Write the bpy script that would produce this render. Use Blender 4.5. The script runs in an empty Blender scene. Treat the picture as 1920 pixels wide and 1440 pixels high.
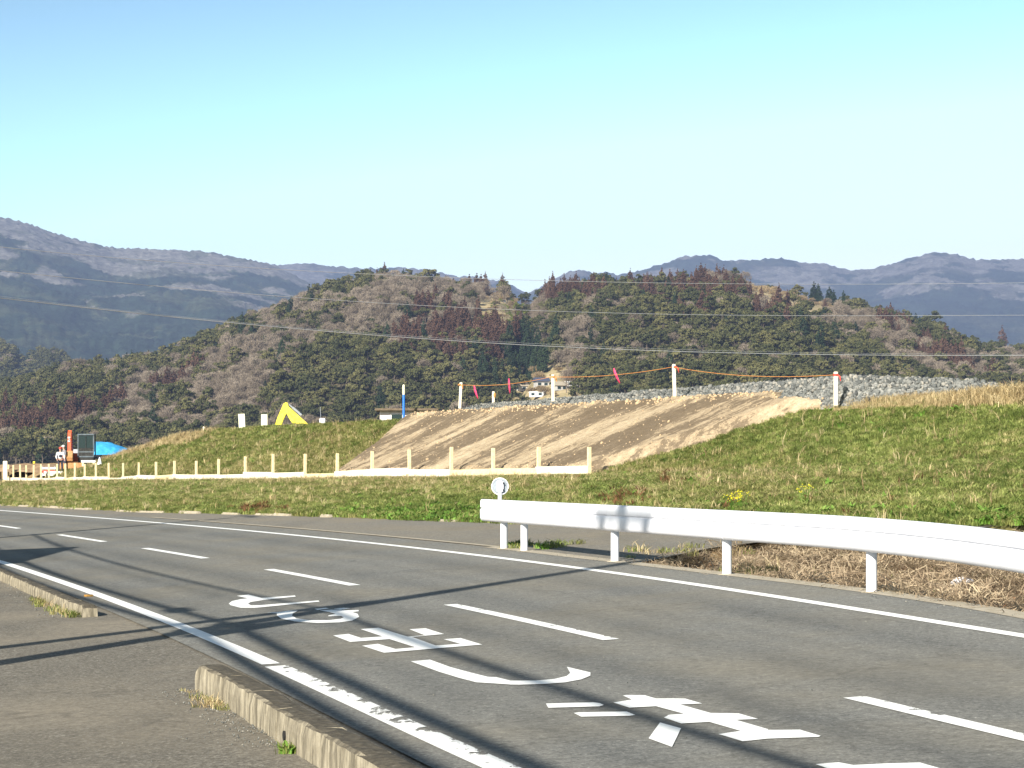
import bpy, bmesh, math, random
import numpy as np
from mathutils import Vector, Matrix
random.seed(7); RNG = np.random.default_rng(7)
S = bpy.context.scene
R = math.radians

# ------------------------------------------------------------------ camera, sky, sun, exposure
FOC, HOR, EYE = 4200.0, 877.0, 1.29          # focal length and horizon row in photo pixels (1920 wide), eye height above the guardrail foot
cam = bpy.data.cameras.new('camera'); camo = bpy.data.objects.new('camera', cam); S.collection.objects.link(camo)
camo.location = (0, 0, EYE); camo.rotation_euler = (R(90), 0, 0)
cam.sensor_width = 36; cam.lens = FOC/1920*36; cam.shift_y = (HOR-720)/1920
cam.clip_start = 0.1; cam.clip_end = 40000
S.camera = camo
SH = Vector((0.49, 0.872)).normalized()       # horizontal direction in which shadows fall
SUN_EL = R(28.0)
TAN = math.tan(SUN_EL)
w = bpy.data.worlds.new('World'); S.world = w; w.use_nodes = True
nt = w.node_tree; nt.nodes.clear()
sky = nt.nodes.new('ShaderNodeTexSky'); sky.sky_type = 'NISHITA'; sky.sun_disc = False
sky.sun_elevation = SUN_EL; sky.sun_rotation = math.atan2(-SH.x, -SH.y) % (2*math.pi)
sky.altitude = 0; sky.air_density = 1.0; sky.dust_density = 1.3; sky.ozone_density = 1.0
bg = nt.nodes.new('ShaderNodeBackground'); bg.inputs['Strength'].default_value = 0.078
wo = nt.nodes.new('ShaderNodeOutputWorld')
sp_ = nt.nodes.new('ShaderNodeSeparateColor'); nt.links.new(sky.outputs[0], sp_.inputs[0])
def wm_(op, a, b_):
    x = nt.nodes.new('ShaderNodeMath'); x.operation = op
    for i_, v_ in enumerate((a, b_)):
        if isinstance(v_, (int, float)): x.inputs[i_].default_value = v_
        else: nt.links.new(v_, x.inputs[i_])
    return x.outputs[0]
fac_ = wm_('MINIMUM', wm_('MAXIMUM', wm_('POWER', wm_('DIVIDE', sp_.outputs[1], 4.6), 2.3), .32), 1.5)
vm_ = nt.nodes.new('ShaderNodeVectorMath'); vm_.operation = 'SCALE'; nt.links.new(sky.outputs[0], vm_.inputs[0]); nt.links.new(fac_, vm_.inputs['Scale'])
vt_ = nt.nodes.new('ShaderNodeVectorMath'); vt_.operation = 'MULTIPLY'; vt_.inputs[1].default_value = (1.06, 1.42, 1.46); nt.links.new(vm_.outputs[0], vt_.inputs[0])
vc_ = nt.nodes.new('ShaderNodeVectorMath'); vc_.operation = 'MINIMUM'; vc_.inputs[1].default_value = (9.2, 9.4, 9.0); nt.links.new(vt_.outputs[0], vc_.inputs[0])
nt.links.new(vc_.outputs[0], bg.inputs[0]); nt.links.new(bg.outputs[0], wo.inputs[0])
sun = bpy.data.lights.new('sun', 'SUN'); sun.energy = 5.0; sun.angle = R(0.5); sun.color = (1.0, 0.94, 0.83)
suno = bpy.data.objects.new('sun', sun); S.collection.objects.link(suno)
suno.rotation_euler = Vector((SH.x*math.cos(SUN_EL), SH.y*math.cos(SUN_EL), -math.sin(SUN_EL))).to_track_quat('-Z', 'Y').to_euler()
S.view_settings.view_transform = 'Standard'; S.view_settings.look = 'None'
S.view_settings.exposure = 1.05; S.view_settings.gamma = 1
S.cycles.use_denoising = True
S.cycles.volume_bounces = 0; S.cycles.max_bounces = 6; S.cycles.diffuse_bounces = 2; S.cycles.transparent_max_bounces = 12

# ------------------------------------------------------------------ helpers
def tag(o, label=None, cat=None, group=None, kind=None):
    if label: o['label'] = label
    if cat: o['category'] = cat
    if group: o['group'] = group
    if kind: o['kind'] = kind
    return o
def link(o, parent=None):
    S.collection.objects.link(o)
    if parent: o.parent = parent
    return o
def empty(name, loc=(0, 0, 0), rz=0):
    o = bpy.data.objects.new(name, None); S.collection.objects.link(o)
    o.location = loc; o.rotation_euler = (0, 0, rz); o.empty_display_size = .3
    return o
def mesh_np(name, V, F, mats, parent=None, smooth=False, mi=None, attrs=None, linked=True):
    V = np.asarray(V, dtype=np.float32); F = np.asarray(F, dtype=np.int32)
    me = bpy.data.meshes.new(name); n = F.shape[1]
    me.vertices.add(len(V)); me.vertices.foreach_set('co', V.ravel())
    me.loops.add(F.size); me.loops.foreach_set('vertex_index', F.ravel())
    me.polygons.add(len(F)); me.polygons.foreach_set('loop_start', np.arange(0, F.size, n, dtype=np.int32))
    if mi is not None: me.polygons.foreach_set('material_index', np.asarray(mi, dtype=np.int32))
    for m in (mats if isinstance(mats, (list, tuple)) else [mats]): me.materials.append(m)
    me.update(calc_edges=True); me.validate()
    if attrs:
        for k, a in attrs.items():
            at = me.attributes.new(k, 'FLOAT', 'POINT'); at.data.foreach_set('value', np.asarray(a, dtype=np.float32))
    if smooth: me.polygons.foreach_set('use_smooth', np.ones(len(F), dtype=bool))
    o = bpy.data.objects.new(name, me)
    if linked: link(o, parent)
    return o
class MB:
    """collects boxes, tubes and polygons into ONE mesh"""
    def __init__(s): s.bm = bmesh.new()
    def box(s, c, d, rot=None, bevel=0):
        g = bmesh.ops.create_cube(s.bm, size=1)
        vs = g['verts']
        for v in vs: v.co = Vector((v.co.x*d[0], v.co.y*d[1], v.co.z*d[2]))
        if bevel:
            es = list({e for v in vs for e in v.link_edges})
            r = bmesh.ops.bevel(s.bm, geom=es, offset=bevel, segments=2, affect='EDGES'); vs = list({v for f in r['faces'] for v in f.verts} | {v for v in vs if v.is_valid})
        M = Matrix.Translation(c) @ (rot if rot is not None else Matrix())
        bmesh.ops.transform(s.bm, matrix=M, verts=vs); return s
    def tube(s, pts, rad, seg=8, cap=True):
        pts = [Vector(p) for p in pts]; rads = rad if isinstance(rad, (list, tuple)) else [rad]*len(pts)
        rings = []; up = Vector((0, 0, 1))
        for i, p in enumerate(pts):
            d = (pts[min(i+1, len(pts)-1)]-pts[max(i-1, 0)]).normalized()
            a = d.cross(up if abs(d.z) < .95 else Vector((1, 0, 0))).normalized(); b = d.cross(a).normalized()
            rings.append([s.bm.verts.new(p+(a*math.cos(t)+b*math.sin(t))*rads[i]) for t in [2*math.pi*k/seg for k in range(seg)]])
        for A, B in zip(rings, rings[1:]):
            for k in range(seg): s.bm.faces.new((A[k], A[(k+1) % seg], B[(k+1) % seg], B[k]))
        if cap:
            s.bm.faces.new(rings[0]); s.bm.faces.new(list(reversed(rings[-1])))
        return s
    def prism(s, poly, d, M=None):
        """poly: list of (x,z); extruded along y by +-d/2"""
        A = [s.bm.verts.new((x, -d/2, z)) for x, z in poly]; B = [s.bm.verts.new((x, d/2, z)) for x, z in poly]; n = len(poly)
        s.bm.faces.new(A); s.bm.faces.new(list(reversed(B)))
        for k in range(n): s.bm.faces.new((A[k], A[(k+1) % n], B[(k+1) % n], B[k]))
        if M is not None: bmesh.ops.transform(s.bm, matrix=M, verts=A+B)
        return s
    def ball(s, c, r, sc=(1, 1, 1), sub=2):
        g = bmesh.ops.create_icosphere(s.bm, subdivisions=sub, radius=r)
        bmesh.ops.transform(s.bm, matrix=Matrix.Translation(c) @ Matrix.Diagonal((*sc, 1)), verts=g['verts']); return s
    def poly(s, pts):
        s.bm.faces.new([s.bm.verts.new(p) for p in pts]); return s
    def build(s, name, mat, parent=None, smooth=False):
        bmesh.ops.recalc_face_normals(s.bm, faces=s.bm.faces)
        me = bpy.data.meshes.new(name); s.bm.to_mesh(me); s.bm.free(); me.materials.append(mat)
        if smooth:
            for p in me.polygons: p.use_smooth = True
        o = bpy.data.objects.new(name, me); return link(o, parent)
def RX(a): return Matrix.Rotation(a, 4, 'X')
def RY(a): return Matrix.Rotation(a, 4, 'Y')
def RZ(a): return Matrix.Rotation(a, 4, 'Z')

_tabs = {}
def vnoise(x, y, seed=0):
    if seed not in _tabs: _tabs[seed] = np.random.default_rng(seed+100).random((256, 256))
    T = _tabs[seed]; xi = np.floor(x).astype(int); yi = np.floor(y).astype(int)
    fx = x-xi; fy = y-yi; fx = fx*fx*(3-2*fx); fy = fy*fy*(3-2*fy)
    g = lambda a, b: T[a & 255, b & 255]
    return (g(xi, yi)*(1-fx)+g(xi+1, yi)*fx)*(1-fy)+(g(xi, yi+1)*(1-fx)+g(xi+1, yi+1)*fx)*fy
def fbm(x, y, seed=0, o=4):
    r = 0; a = .5; t = 0
    for k in range(o): r = r+a*vnoise(x*2**k, y*2**k, seed+k); t += a; a *= .5
    return r/t*2-1                        # about -1..1
sm = lambda t: (lambda u: u*u*(3-2*u))(np.clip(t, 0, 1))

# ------------------------------------------------------------------ materials
def mat(name, base=(.5, .5, .5), rough=.8, spec=.3, metal=0):
    m = bpy.data.materials.new(name); m.use_nodes = True; n = m.node_tree
    b = n.nodes['Principled BSDF']; b.inputs['Base Color'].default_value = (*base, 1)
    b.inputs['Roughness'].default_value = rough; b.inputs['Specular IOR Level'].default_value = spec; b.inputs['Metallic'].default_value = metal
    return m, n, b
def N(n, t, **k):
    x = n.nodes.new(t)
    for a, v in k.items():
        if hasattr(x, a): setattr(x, a, v)
        else: x.inputs[a].default_value = v
    return x
def noise(n, scale, detail=4, rough=.6, vec=None, dist=0):
    x = N(n, 'ShaderNodeTexNoise'); x.inputs['Scale'].default_value = scale; x.inputs['Detail'].default_value = detail
    x.inputs['Roughness'].default_value = rough; x.inputs['Distortion'].default_value = dist
    n.links.new(vec or pos(n), x.inputs['Vector']); return x.outputs['Fac']
def pos(n):
    g = n.nodes.get('GEO') or N(n, 'ShaderNodeNewGeometry'); g.name = 'GEO'; return g.outputs['Position']
def mapping(n, rot=(0, 0, 0), scale=(1, 1, 1), vec=None):
    m = N(n, 'ShaderNodeMapping'); m.inputs['Rotation'].default_value = rot; m.inputs['Scale'].default_value = scale
    n.links.new(vec or pos(n), m.inputs['Vector']); return m.outputs[0]
def ramp(n, fac, stops, interp='LINEAR'):
    r = N(n, 'ShaderNodeValToRGB'); r.color_ramp.interpolation = interp; e = r.color_ramp.elements
    while len(e) < len(stops): e.new(.5)
    for q, (p, c) in zip(e, stops): q.position = p; q.color = (*c, 1) if len(c) == 3 else c
    n.links.new(fac, r.inputs[0]); return r.outputs[0]
def mix(n, fac, a, b, mode='MIX'):
    m = N(n, 'ShaderNodeMix'); m.data_type = 'RGBA'; m.blend_type = mode
    if isinstance(fac, (int, float)): m.inputs[0].default_value = fac
    else: n.links.new(fac, m.inputs[0])
    for s_, v in ((6, a), (7, b)):
        if isinstance(v, tuple): m.inputs[s_].default_value = (*v, 1)
        else: n.links.new(v, m.inputs[s_])
    return m.outputs[2]
def math_(n, op, a, b=0.0):
    m = N(n, 'ShaderNodeMath'); m.operation = op
    for i, v in enumerate((a, b)):
        if isinstance(v, (int, float)): m.inputs[i].default_value = v
        else: n.links.new(v, m.inputs[i])
    return m.outputs[0]
def bump(n, b, h, strength=.3, dist=.02):
    x = N(n, 'ShaderNodeBump'); x.inputs['Strength'].default_value = strength; x.inputs['Distance'].default_value = dist
    n.links.new(h, x.inputs['Height']); n.links.new(x.outputs[0], b.inputs['Normal'])
def attr(n, name, typ='GEOMETRY'):
    a = N(n, 'ShaderNodeAttribute'); a.attribute_name = name; a.attribute_type = typ; return a.outputs['Fac']
def noisy(name, c1, c2, scale=5, rough=.85, spec=.2, bs=.3, bd=.01, metal=0, detail=5, lo=.35, hi=.65):
    m, n, b = mat(name, c1, rough, spec, metal); f = noise(n, scale, detail)
    n.links.new(ramp(n, f, [(lo, c1), (hi, c2)]), b.inputs['Base Color'])
    if bs: bump(n, b, f, bs, bd)
    return m
# asphalt of the road: speckled aggregate, wheel tracks along the lanes, brownish dust patches
def asphalt(name, a, b_, brown, tracks=False):
    m, n, b = mat(name, a, .9, .2)
    big = noise(n, .35, 3); fine = noise(n, 38, 3, .8); mid = noise(n, 13, 6, .85)
    col = ramp(n, fine, [(.30, tuple(x*.5 for x in a)), (.47, a), (.6, b_), (.72, tuple(x*1.9 for x in b_))])
    col = mix(n, ramp(n, big, [(.42, (0, 0, 0)), (.68, (.75, .75, .75))]), col, brown)
    col = mix(n, .8, col, ramp(n, mid, [(.36, (.62, .62, .62)), (.5, (.95, .95, .95)), (.66, (1.35, 1.35, 1.33))]), 'MULTIPLY')
    if tracks:
        l = attr(n, 'lat'); st = noise(n, 1.0, 4, .6, mapping(n, (0, 0, R(17)), (.9, .12, 1)))
        l2 = math_(n, 'ADD', l, math_(n, 'MULTIPLY', math_(n, 'SUBTRACT', st, .5), .16))
        acc = None
        for c, wd, am in ((-.80, .07, .55), (-.56, .06, .7), (-.25, .08, .75), (.2, .08, .5), (.72, .09, .55), (.45, .04, .25)):
            d = math_(n, 'DIVIDE', math_(n, 'ABSOLUTE', math_(n, 'SUBTRACT', l2, c)), wd)
            g = math_(n, 'MULTIPLY', math_(n, 'MAXIMUM', math_(n, 'SUBTRACT', 1, math_(n, 'MULTIPLY', d, .5)), 0), am)
            acc = g if acc is None else math_(n, 'MAXIMUM', acc, g)
        acc = math_(n, 'MULTIPLY', acc, ramp(n, st, [(.3, (.25, .25, .25)), (.65, (1, 1, 1))]))
        col = mix(n, acc, col, mix(n, 1.0, col, (.42, .45, .50), 'MULTIPLY'))
    pt = noise(n, .5, 2, .4, mapping(n, (0, 0, R(17)), (1.6, .35, 1)))
    col = mix(n, ramp(n, pt, [(.56, (0, 0, 0)), (.66, (.22, .22, .22))]), col, tuple(x*.6 for x in a))
    # hairline cracks
    v = N(n, 'ShaderNodeTexVoronoi'); v.feature = 'DISTANCE_TO_EDGE'; v.inputs['Scale'].default_value = .22
    dm = N(n, 'ShaderNodeVectorMath'); dm.operation = 'ADD'; nz = N(n, 'ShaderNodeTexNoise'); nz.inputs['Scale'].default_value = 1.5; nz.inputs['Detail'].default_value = 5
    n.links.new(pos(n), nz.inputs['Vector']); n.links.new(pos(n), dm.inputs[0]); n.links.new(nz.outputs['Color'], dm.inputs[1]); n.links.new(dm.outputs[0], v.inputs['Vector'])
    col = mix(n, ramp(n, v.outputs['Distance'], [(.0, (.30, .30, .30)), (.005, (0, 0, 0))]), col, (.04, .037, .033))
    n.links.new(col, b.inputs['Base Color']); bump(n, b, fine, .5, .006); return m
M = {}
M['road'] = asphalt('road_asphalt', (.165, .163, .148), (.205, .20, .182), (.195, .178, .142), True)
M['lot'] = asphalt('lot_asphalt', (.125, .112, .09), (.20, .185, .155), (.225, .196, .15))
M['pull'] = asphalt('pullout_asphalt', (.18, .165, .135), (.23, .21, .18), (.22, .19, .14))
def paint(name, lo, hi, scale=14, c=(.82, .82, .79)):
    m, n, b = mat(name, c, .6, .3); f = noise(n, scale, 6, .75)
    f2 = math_(n, 'SUBTRACT', math_(n, 'ADD', f, math_(n, 'MULTIPLY', noise(n, 3, 4, .7, mapping(n, (0, 0, R(17)), (3.5, .6, 1))), .45)), math_(n, 'MULTIPLY', attr(n, 'side'), .17))
    n.links.new(ramp(n, f2, [(lo, (0, 0, 0)), (hi, (1, 1, 1))]), b.inputs['Alpha'])
    n.links.new(ramp(n, noise(n, 25, 4), [(.3, tuple(x*.9 for x in c)), (.6, c)]), b.inputs['Base Color']); return m
M['paint'] = paint('road_paint', .33, .40)
M['paint_worn'] = paint('worn_road_paint', .535, .575, 4.2)
M['paint_part'] = paint('part_worn_road_paint', .46, .52, 4.5)
def concrete(name, c1, c2, streak=True):
    m, n, b = mat(name, c1, .9, .2); f = noise(n, 9, 6, .7); st = noise(n, 1, 5, .7, mapping(n, (0, 0, R(-17)), (16, 16, 2.4)))
    col = ramp(n, f, [(.3, c1), (.7, c2)])
    if streak: col = mix(n, ramp(n, st, [(.42, (0, 0, 0)), (.60, (.9, .9, .9))]), col, tuple(x*.42 for x in c1))
    g = N(n, 'ShaderNodeSeparateXYZ'); gg = n.nodes['GEO']; n.links.new(gg.outputs['Normal'], g.inputs[0])
    up = ramp(n, g.outputs[2], [(.6, (0, 0, 0)), (.9, (1, 1, 1))])
    top = ramp(n, noise(n, 20, 5, .7), [(.35, (.045, .038, .028)), (.62, (.11, .095, .07)), (.75, (.25, .22, .17))])
    col = mix(n, up, col, top)
    n.links.new(col, b.inputs['Base Color']); bump(n, b, f, .6, .02); return m
M['kerb'] = concrete('mossy_kerb_concrete', (.27, .235, .17), (.40, .355, .265))
M['kerb_pale'] = noisy('pale_concrete', (.30, .26, .19), (.42, .37, .29), 6)
m, n, b = mat('white_painted_steel', (.7, .7, .73), .42, .4)
c_ = ramp(n, noise(n, 2.5, 4, .6), [(.3, (.66, .67, .72)), (.7, (.74, .745, .78))]); d_ = noise(n, 7, 8, .8, mapping(n, (0, 0, R(17)), (1, 1, .35)))
n.links.new(mix(n, ramp(n, d_, [(.60, (0, 0, 0)), (.72, (.55, .55, .55))]), c_, (.42, .39, .34)), b.inputs['Base Color']); M['white_steel'] = m
M['grey_steel'] = noisy('galvanised_steel', (.33, .35, .38), (.45, .47, .5), 8, .5, .5, .05, metal=.4)
M['dark'] = noisy('dark_rubber', (.02, .02, .02), (.05, .05, .045), 10, .7)
M['pine'] = noisy('fresh_pine_wood', (.66, .52, .30), (.78, .66, .42), 12, .75)
M['pine_pale'] = noisy('pale_pine_board', (.74, .66, .50), (.84, .78, .64), 8, .7)
M['ribbon'] = mat('pink_ribbon', (.8, .06, .16), .6)[0]
M['orange_rope'] = mat('orange_rope', (.60, .25, .07), .8)[0]
M['orange'] = noisy('orange_machine_paint', (.50, .075, .025), (.62, .11, .035), 6, .5, .4, .05)
M['yellow'] = noisy('yellow_machine_paint', (.72, .60, .03), (.82, .70, .08), 6, .5, .4, .05)
M['rust'] = noisy('rusty_blade_steel', (.36, .17, .07), (.52, .28, .12), 7, .7)
M['glass'] = mat('dark_cab_glass', (.02, .035, .035), .25, .25)[0]
M['tarp'] = noisy('blue_tarpaulin', (.03, .28, .62), (.07, .42, .75), 3, .6, .3, .5, .05)
M['blue'] = mat('blue_paint', (.03, .17, .6), .6)[0]
M['white'] = noisy('white_plastic', (.72, .72, .70), (.82, .82, .8), 5, .6)
M['cream'] = noisy('cream_board', (.72, .70, .52), (.8, .78, .62), 5, .7)
M['wall'] = noisy('pale_pink_wall', (.66, .56, .53), (.76, .68, .66), 3, .8)
M['roof'] = noisy('brown_roof_sheet', (.10, .075, .05), (.17, .13, .09), 5, .8)
M['roof_blue'] = noisy('dark_slate_roof', (.05, .06, .09), (.09, .1, .14), 5, .6)
M['skin'] = mat('skin', (.5, .3, .22), .6)[0]
M['cloth_white'] = noisy('white_shirt_cloth', (.68, .68, .70), (.78, .78, .8), 8, .9)
M['cloth_dark'] = noisy('dark_work_cloth', (.025, .03, .05), (.06, .06, .08), 8, .9)
M['cloth_grey'] = noisy('grey_work_cloth', (.16, .16, .19), (.24, .24, .27), 8, .9)
M['red'] = mat('red_cloth', (.65, .08, .06), .8)[0]
M['soil'] = noisy('brown_soil', (.20, .13, .075), (.36, .25, .15), 2.5, .95, bs=.8, bd=.05)
M['wire'] = mat('aluminium_wire', (.6, .6, .62), .45, .4, .2)[0]
M['black_cable'] = mat('black_cable_sheath', (.03, .03, .03), .6)[0]
M['concrete_pole'] = noisy('grey_pole_concrete', (.36, .35, .33), (.45, .44, .42), 6)
M['wood_dark'] = noisy('tree_bark', (.09, .07, .055), (.17, .14, .11), 3, .9)
M['flower'] = mat('yellow_flower', (.8, .7, .02), .7)[0]

# ------------------------------------------------------------------ the lie of the land
CS = .045                                      # cross slope of the banked road: it rises away from the camera
E_ = np.array([.956, .293]); E_ /= np.linalg.norm(E_)
G0 = np.array([23/FOC*EYE*FOC/156, EYE*FOC/156])
def zr(X, Y): return CS*np.clip((X-G0[0])*E_[0]+(Y-G0[1])*E_[1], -14, 30)
def unp(u, v, dz=0):
    a = (u-960)/FOC; b = -(v-HOR)/FOC
    Y = (EYE-dz+CS*G0.dot(E_))/(CS*(a*E_[0]+E_[1])-b); return Vector((a*Y, Y, EYE+b*Y))
def at(u, v, Y): return Vector(((u-960)/FOC*Y, Y, EYE-(v-HOR)/FOC*Y))
P_ = lambda L, dz=0: np.array([unp(*p, dz) for p in L])
far = P_([(0, 957.5), (125, 966), (275, 979), (380, 987.5), (495, 997.5), (640, 1012), (800, 1031), (880, 1041), (985, 1053), (1091, 1067), (1240, 1086), (1400, 1108), (1530, 1129), (1660, 1152.5), (1790, 1173), (1920, 1194)])
near = P_([(20, 1059), (100, 1087), (187, 1119), (250, 1140), (337, 1169), (400, 1197), (495, 1242), (562, 1275), (657, 1313), (720, 1340), (779, 1368), (850, 1400), (909, 1427)])
cen = P_([(38, 991), (105, 1003), (195, 1016), (275, 1028), (390, 1047), (500, 1068), (665, 1098), (842, 1134), (1148, 1200), (1600, 1307), (1950, 1391)])
base = P_([(0, 947), (120, 953), (260, 960), (400, 963), (520, 966), (700, 972), (900, 979), (1340, 993), (1920, 985)])
def curve_fn(P):
    P = P[np.argsort(P[:, 1])]; y = P[:, 1]; x = P[:, 0]
    s0 = (x[2]-x[0])/(y[2]-y[0]); s1 = (x[-1]-x[-3])/(y[-1]-y[-3])
    def f(Y):
        Y = np.asarray(Y, float); r = np.interp(Y, y, x)
        r = np.where(Y < y[0], x[0]+s0*(Y-y[0]), r)
        return np.where(Y > y[-1], x[-1]+s1*(Y-y[-1])-.004*(Y-y[-1])**2, r)
    return f
# smooth the traced lines with low-order fits so that they run as one clean curve each
def smooth_fn(P, deg=4):
    y = P[:, 1]; x = P[:, 0]; m = np.log(y); c = np.polyfit(m, x, deg); lo, hi = m.min(), m.max()
    f = lambda t: np.polyval(c, t)
    Q = np.array([[f(t), math.exp(t), 0] for t in np.linspace(lo, hi, 40)]); return curve_fn(Q)
FX, NX, CX = smooth_fn(far, 3), smooth_fn(near, 3), smooth_fn(cen, 3)
BX = curve_fn(base)
T_ = np.array([-.417, .909]); W_ = np.array([.909, .417]); O_ = np.array([2.61, 75.7])
def pq(X, Y): return (X-O_[0])*T_[0]+(Y-O_[1])*T_[1], (X-O_[0])*W_[0]+(Y-O_[1])*W_[1]
def from_pq(p, q): return O_[0]+p*T_[0]+q*W_[0], O_[1]+p*T_[1]+q*W_[1]
def ztoe(p): return np.interp(p, [-45, -25, -8, 0, 27.6, 64, 95, 130], [1.5, 1.45, 1.1, 1.0, .70, .36, .12, 0])
def zcrest(p): return np.interp(p, [-45, -16, -7, 0, 30, 50, 62, 70, 82, 91, 104, 140], [3.35, 3.3, 3.45, 3.5, 3.5, 3.52, 3.5, 3.28, 2.3, 1.86, 1.65, 1.3])
bl = np.array([[BX(y), y] for y in np.linspace(30, 150, 90)])
def dist_poly(X, Y, L, closed=False):
    d = np.full(np.shape(X), 1e9); n = len(L)
    for i in range(n if closed else n-1):
        a = L[i]; b = L[(i+1) % n]; ab = b-a; t = np.clip(((X-a[0])*ab[0]+(Y-a[1])*ab[1])/(ab@ab), 0, 1)
        d = np.minimum(d, np.hypot(X-a[0]-t*ab[0], Y-a[1]-t*ab[1]))
    return d
DX = curve_fn(np.array([[1.75, 30.4, 0], [2.3, 31.8, 0], [3.0, 33.5, 0], [4.2, 35, 0], [5.5, 36, 0]]))     # right-hand edge of the pull-out, along the ditch
GX = lambda Y: G0[0]+(G0[1]-Y)*.3125-.0143*np.clip(25-np.asarray(Y, float), 0, 6.5)**2-.186*np.clip(18.5-np.asarray(Y, float), 0, 40)                          # line of the guardrail posts
def ground_z(X, Y):
    X = np.asarray(X, float); Y = np.asarray(Y, float); p, q = pq(X, Y)
    inside = (X < BX(Y)) | (Y < 28)
    db = np.where(inside, 0, dist_poly(X, Y, bl))
    dq = np.maximum(-q, 0); z0 = zr(X, Y)
    t = np.where(q < 0, db/(db+dq+1e-6), 1); zt = ztoe(p); zc = zcrest(p)
    front = z0*(1-t)+zt*t
    lev = zt+(zc-zt)*np.clip(q/6, 0, 1)
    back = np.clip((q-13)/9, 0, 1); lev = lev*(1-sm(back))+.2*sm(back)
    lev = lev+.10*np.exp(-((q-6)/1.5)**2)*0
    out = np.where(q > 0, lev, front)
    out = out+np.maximum(1.08-out, 0)*sm((q-.2)/1.3)*np.clip(1.6*np.exp(-((X+33)/6.5)**2), 0, 1)*(q < 12)*(Y > 120)
    out = out+np.where(inside, 0, 1)*(.06*fbm(X*.5, Y*.5, 3)+.03*fbm(X*2, Y*2, 9))*np.clip(db/1.5, 0, 1)
    d = np.minimum(np.clip((X-GX(Y)-.12)/.5, 0, 1), np.clip((X-DX(Y))/.25, 0, 1)); d = np.where((Y < 45) & inside, d, 0)
    ins = z0-.05-d*(.26+.10*fbm(X*1.2, Y*1.2, 5))
    r = np.where(inside, ins, out)
    fr = sm((np.hypot(X, Y)-260)/200); return r*(1-fr)+fr*.1
def hit_ground(u, v, y0=20, y1=400):
    Y = np.linspace(y0, y1, 6000); X = (u-960)/FOC*Y; z = EYE-(v-HOR)/FOC*Y
    k = np.argmax(ground_z(X, Y) >= z); return Vector((X[k], Y[k], float(ground_z(X[k], Y[k]))))

# ground sheet, fine near the camera, coarse to the horizon
def axis(segs):
    out = []
    for a, b, s in segs: out += list(np.arange(a, b, s))
    return np.array(out+[segs[-1][1]])
gx = axis([(-26000, -2000, 3000), (-2000, -200, 200), (-200, -60, 10), (-60, 40, .5), (40, 200, 10), (200, 2000, 200), (2000, 26000, 3000)])
gy = axis([(-3000, -200, 400), (-200, -10, 20), (-10, 20, 1), (20, 180, .5), (180, 300, 6), (300, 2000, 100), (2000, 30000, 2000)])
GXX, GYY = np.meshgrid(gx, gy); GZ = ground_z(GXX, GYY); nx, ny = len(gx), len(gy)
def gridF(nx, ny):
    i = np.arange((nx-1)*(ny-1)); r = i//(nx-1); c = i % (nx-1); a = r*nx+c
    return np.stack([a, a+1, a+nx+1, a+nx], 1)
dry = np.where((GXX < BX(GYY)) & (GXX > GX(GYY)) & (GYY < 60), 1.0, 0)
pg, qg = pq(GXX, GYY); dry = np.maximum(dry, ((pg > 84) & (qg > -.3) & (GYY < 260)) | ((pg < -6) & (qg > 6.2) & (qg < 14)))
m, n, b = mat('grass_ground', (.1, .12, .04), .95, .1)
g1 = ramp(n, noise(n, .9, 6, .7), [(.3, (.06, .08, .02)), (.5, (.13, .14, .045)), (.68, (.28, .23, .11))])
g2 = ramp(n, noise(n, 3, 6, .7), [(.3, (.12, .08, .045)), (.55, (.30, .21, .11)), (.75, (.42, .32, .18))])
n.links.new(mix(n, attr(n, 'dry'), g1, g2), b.inputs['Base Color']); bump(n, b, noise(n, 8, 5, .7), .7, .06); M['ground'] = m
tag(mesh_np('ground', np.stack([GXX, GYY, GZ], -1).reshape(-1, 3), gridF(nx, ny), M['ground'], smooth=True, attrs={'dry': dry.ravel()}), kind='structure')

# ------------------------------------------------------------------ road, lot, pull-out and markings
def strip(name, m, rows, lo, hi, cols, dz, attrs=None, parent=None):
    V = []; A = []
    for Y in rows:
        a, b_ = float(lo(Y)), float(hi(Y))
        for k in range(cols):
            X = a+(b_-a)*k/(cols-1); V.append((X, Y, float(zr(X, Y))+dz)); A.append((X-float(CX(Y)))/(float(FX(Y))-float(CX(Y))))
    return mesh_np(name, V, gridF(cols, len(rows)), m, parent, attrs={'lat': A} if attrs else None)
road = tag(strip('road', M['road'], np.concatenate([np.arange(-12, 90, .6), np.arange(90, 170, 2)]), lambda Y: NX(Y)-.33, lambda Y: FX(Y)+.95, 14, 0, True), kind='structure')
tag(strip('parking_lot', M['lot'], np.arange(-20, 75, 1.5), lambda Y: -45+0*Y, lambda Y: NX(Y)-.30, 30, -.012), kind='structure')
pull = tag(strip('pull_out', M['pull'], np.arange(29.4, 98, .5), lambda Y: FX(Y)+.9, lambda Y: max(min(BX(Y)+.25, DX(Y) if Y < 36 else 1e9), FX(Y)+1.0), 12, -.008), kind='structure')
def sheet(name, m, polys, dz, parent):
    mb = MB()
    for pl in polys: mb.poly([(x, y, float(zr(x, y))+dz) for x, y in pl])
    bmesh.ops.triangulate(mb.bm, faces=mb.bm.faces)
    o = mb.build(name, m, parent)
    for p in o.data.polygons:
        if p.normal.z < 0: p.flip()
    return o
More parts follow.
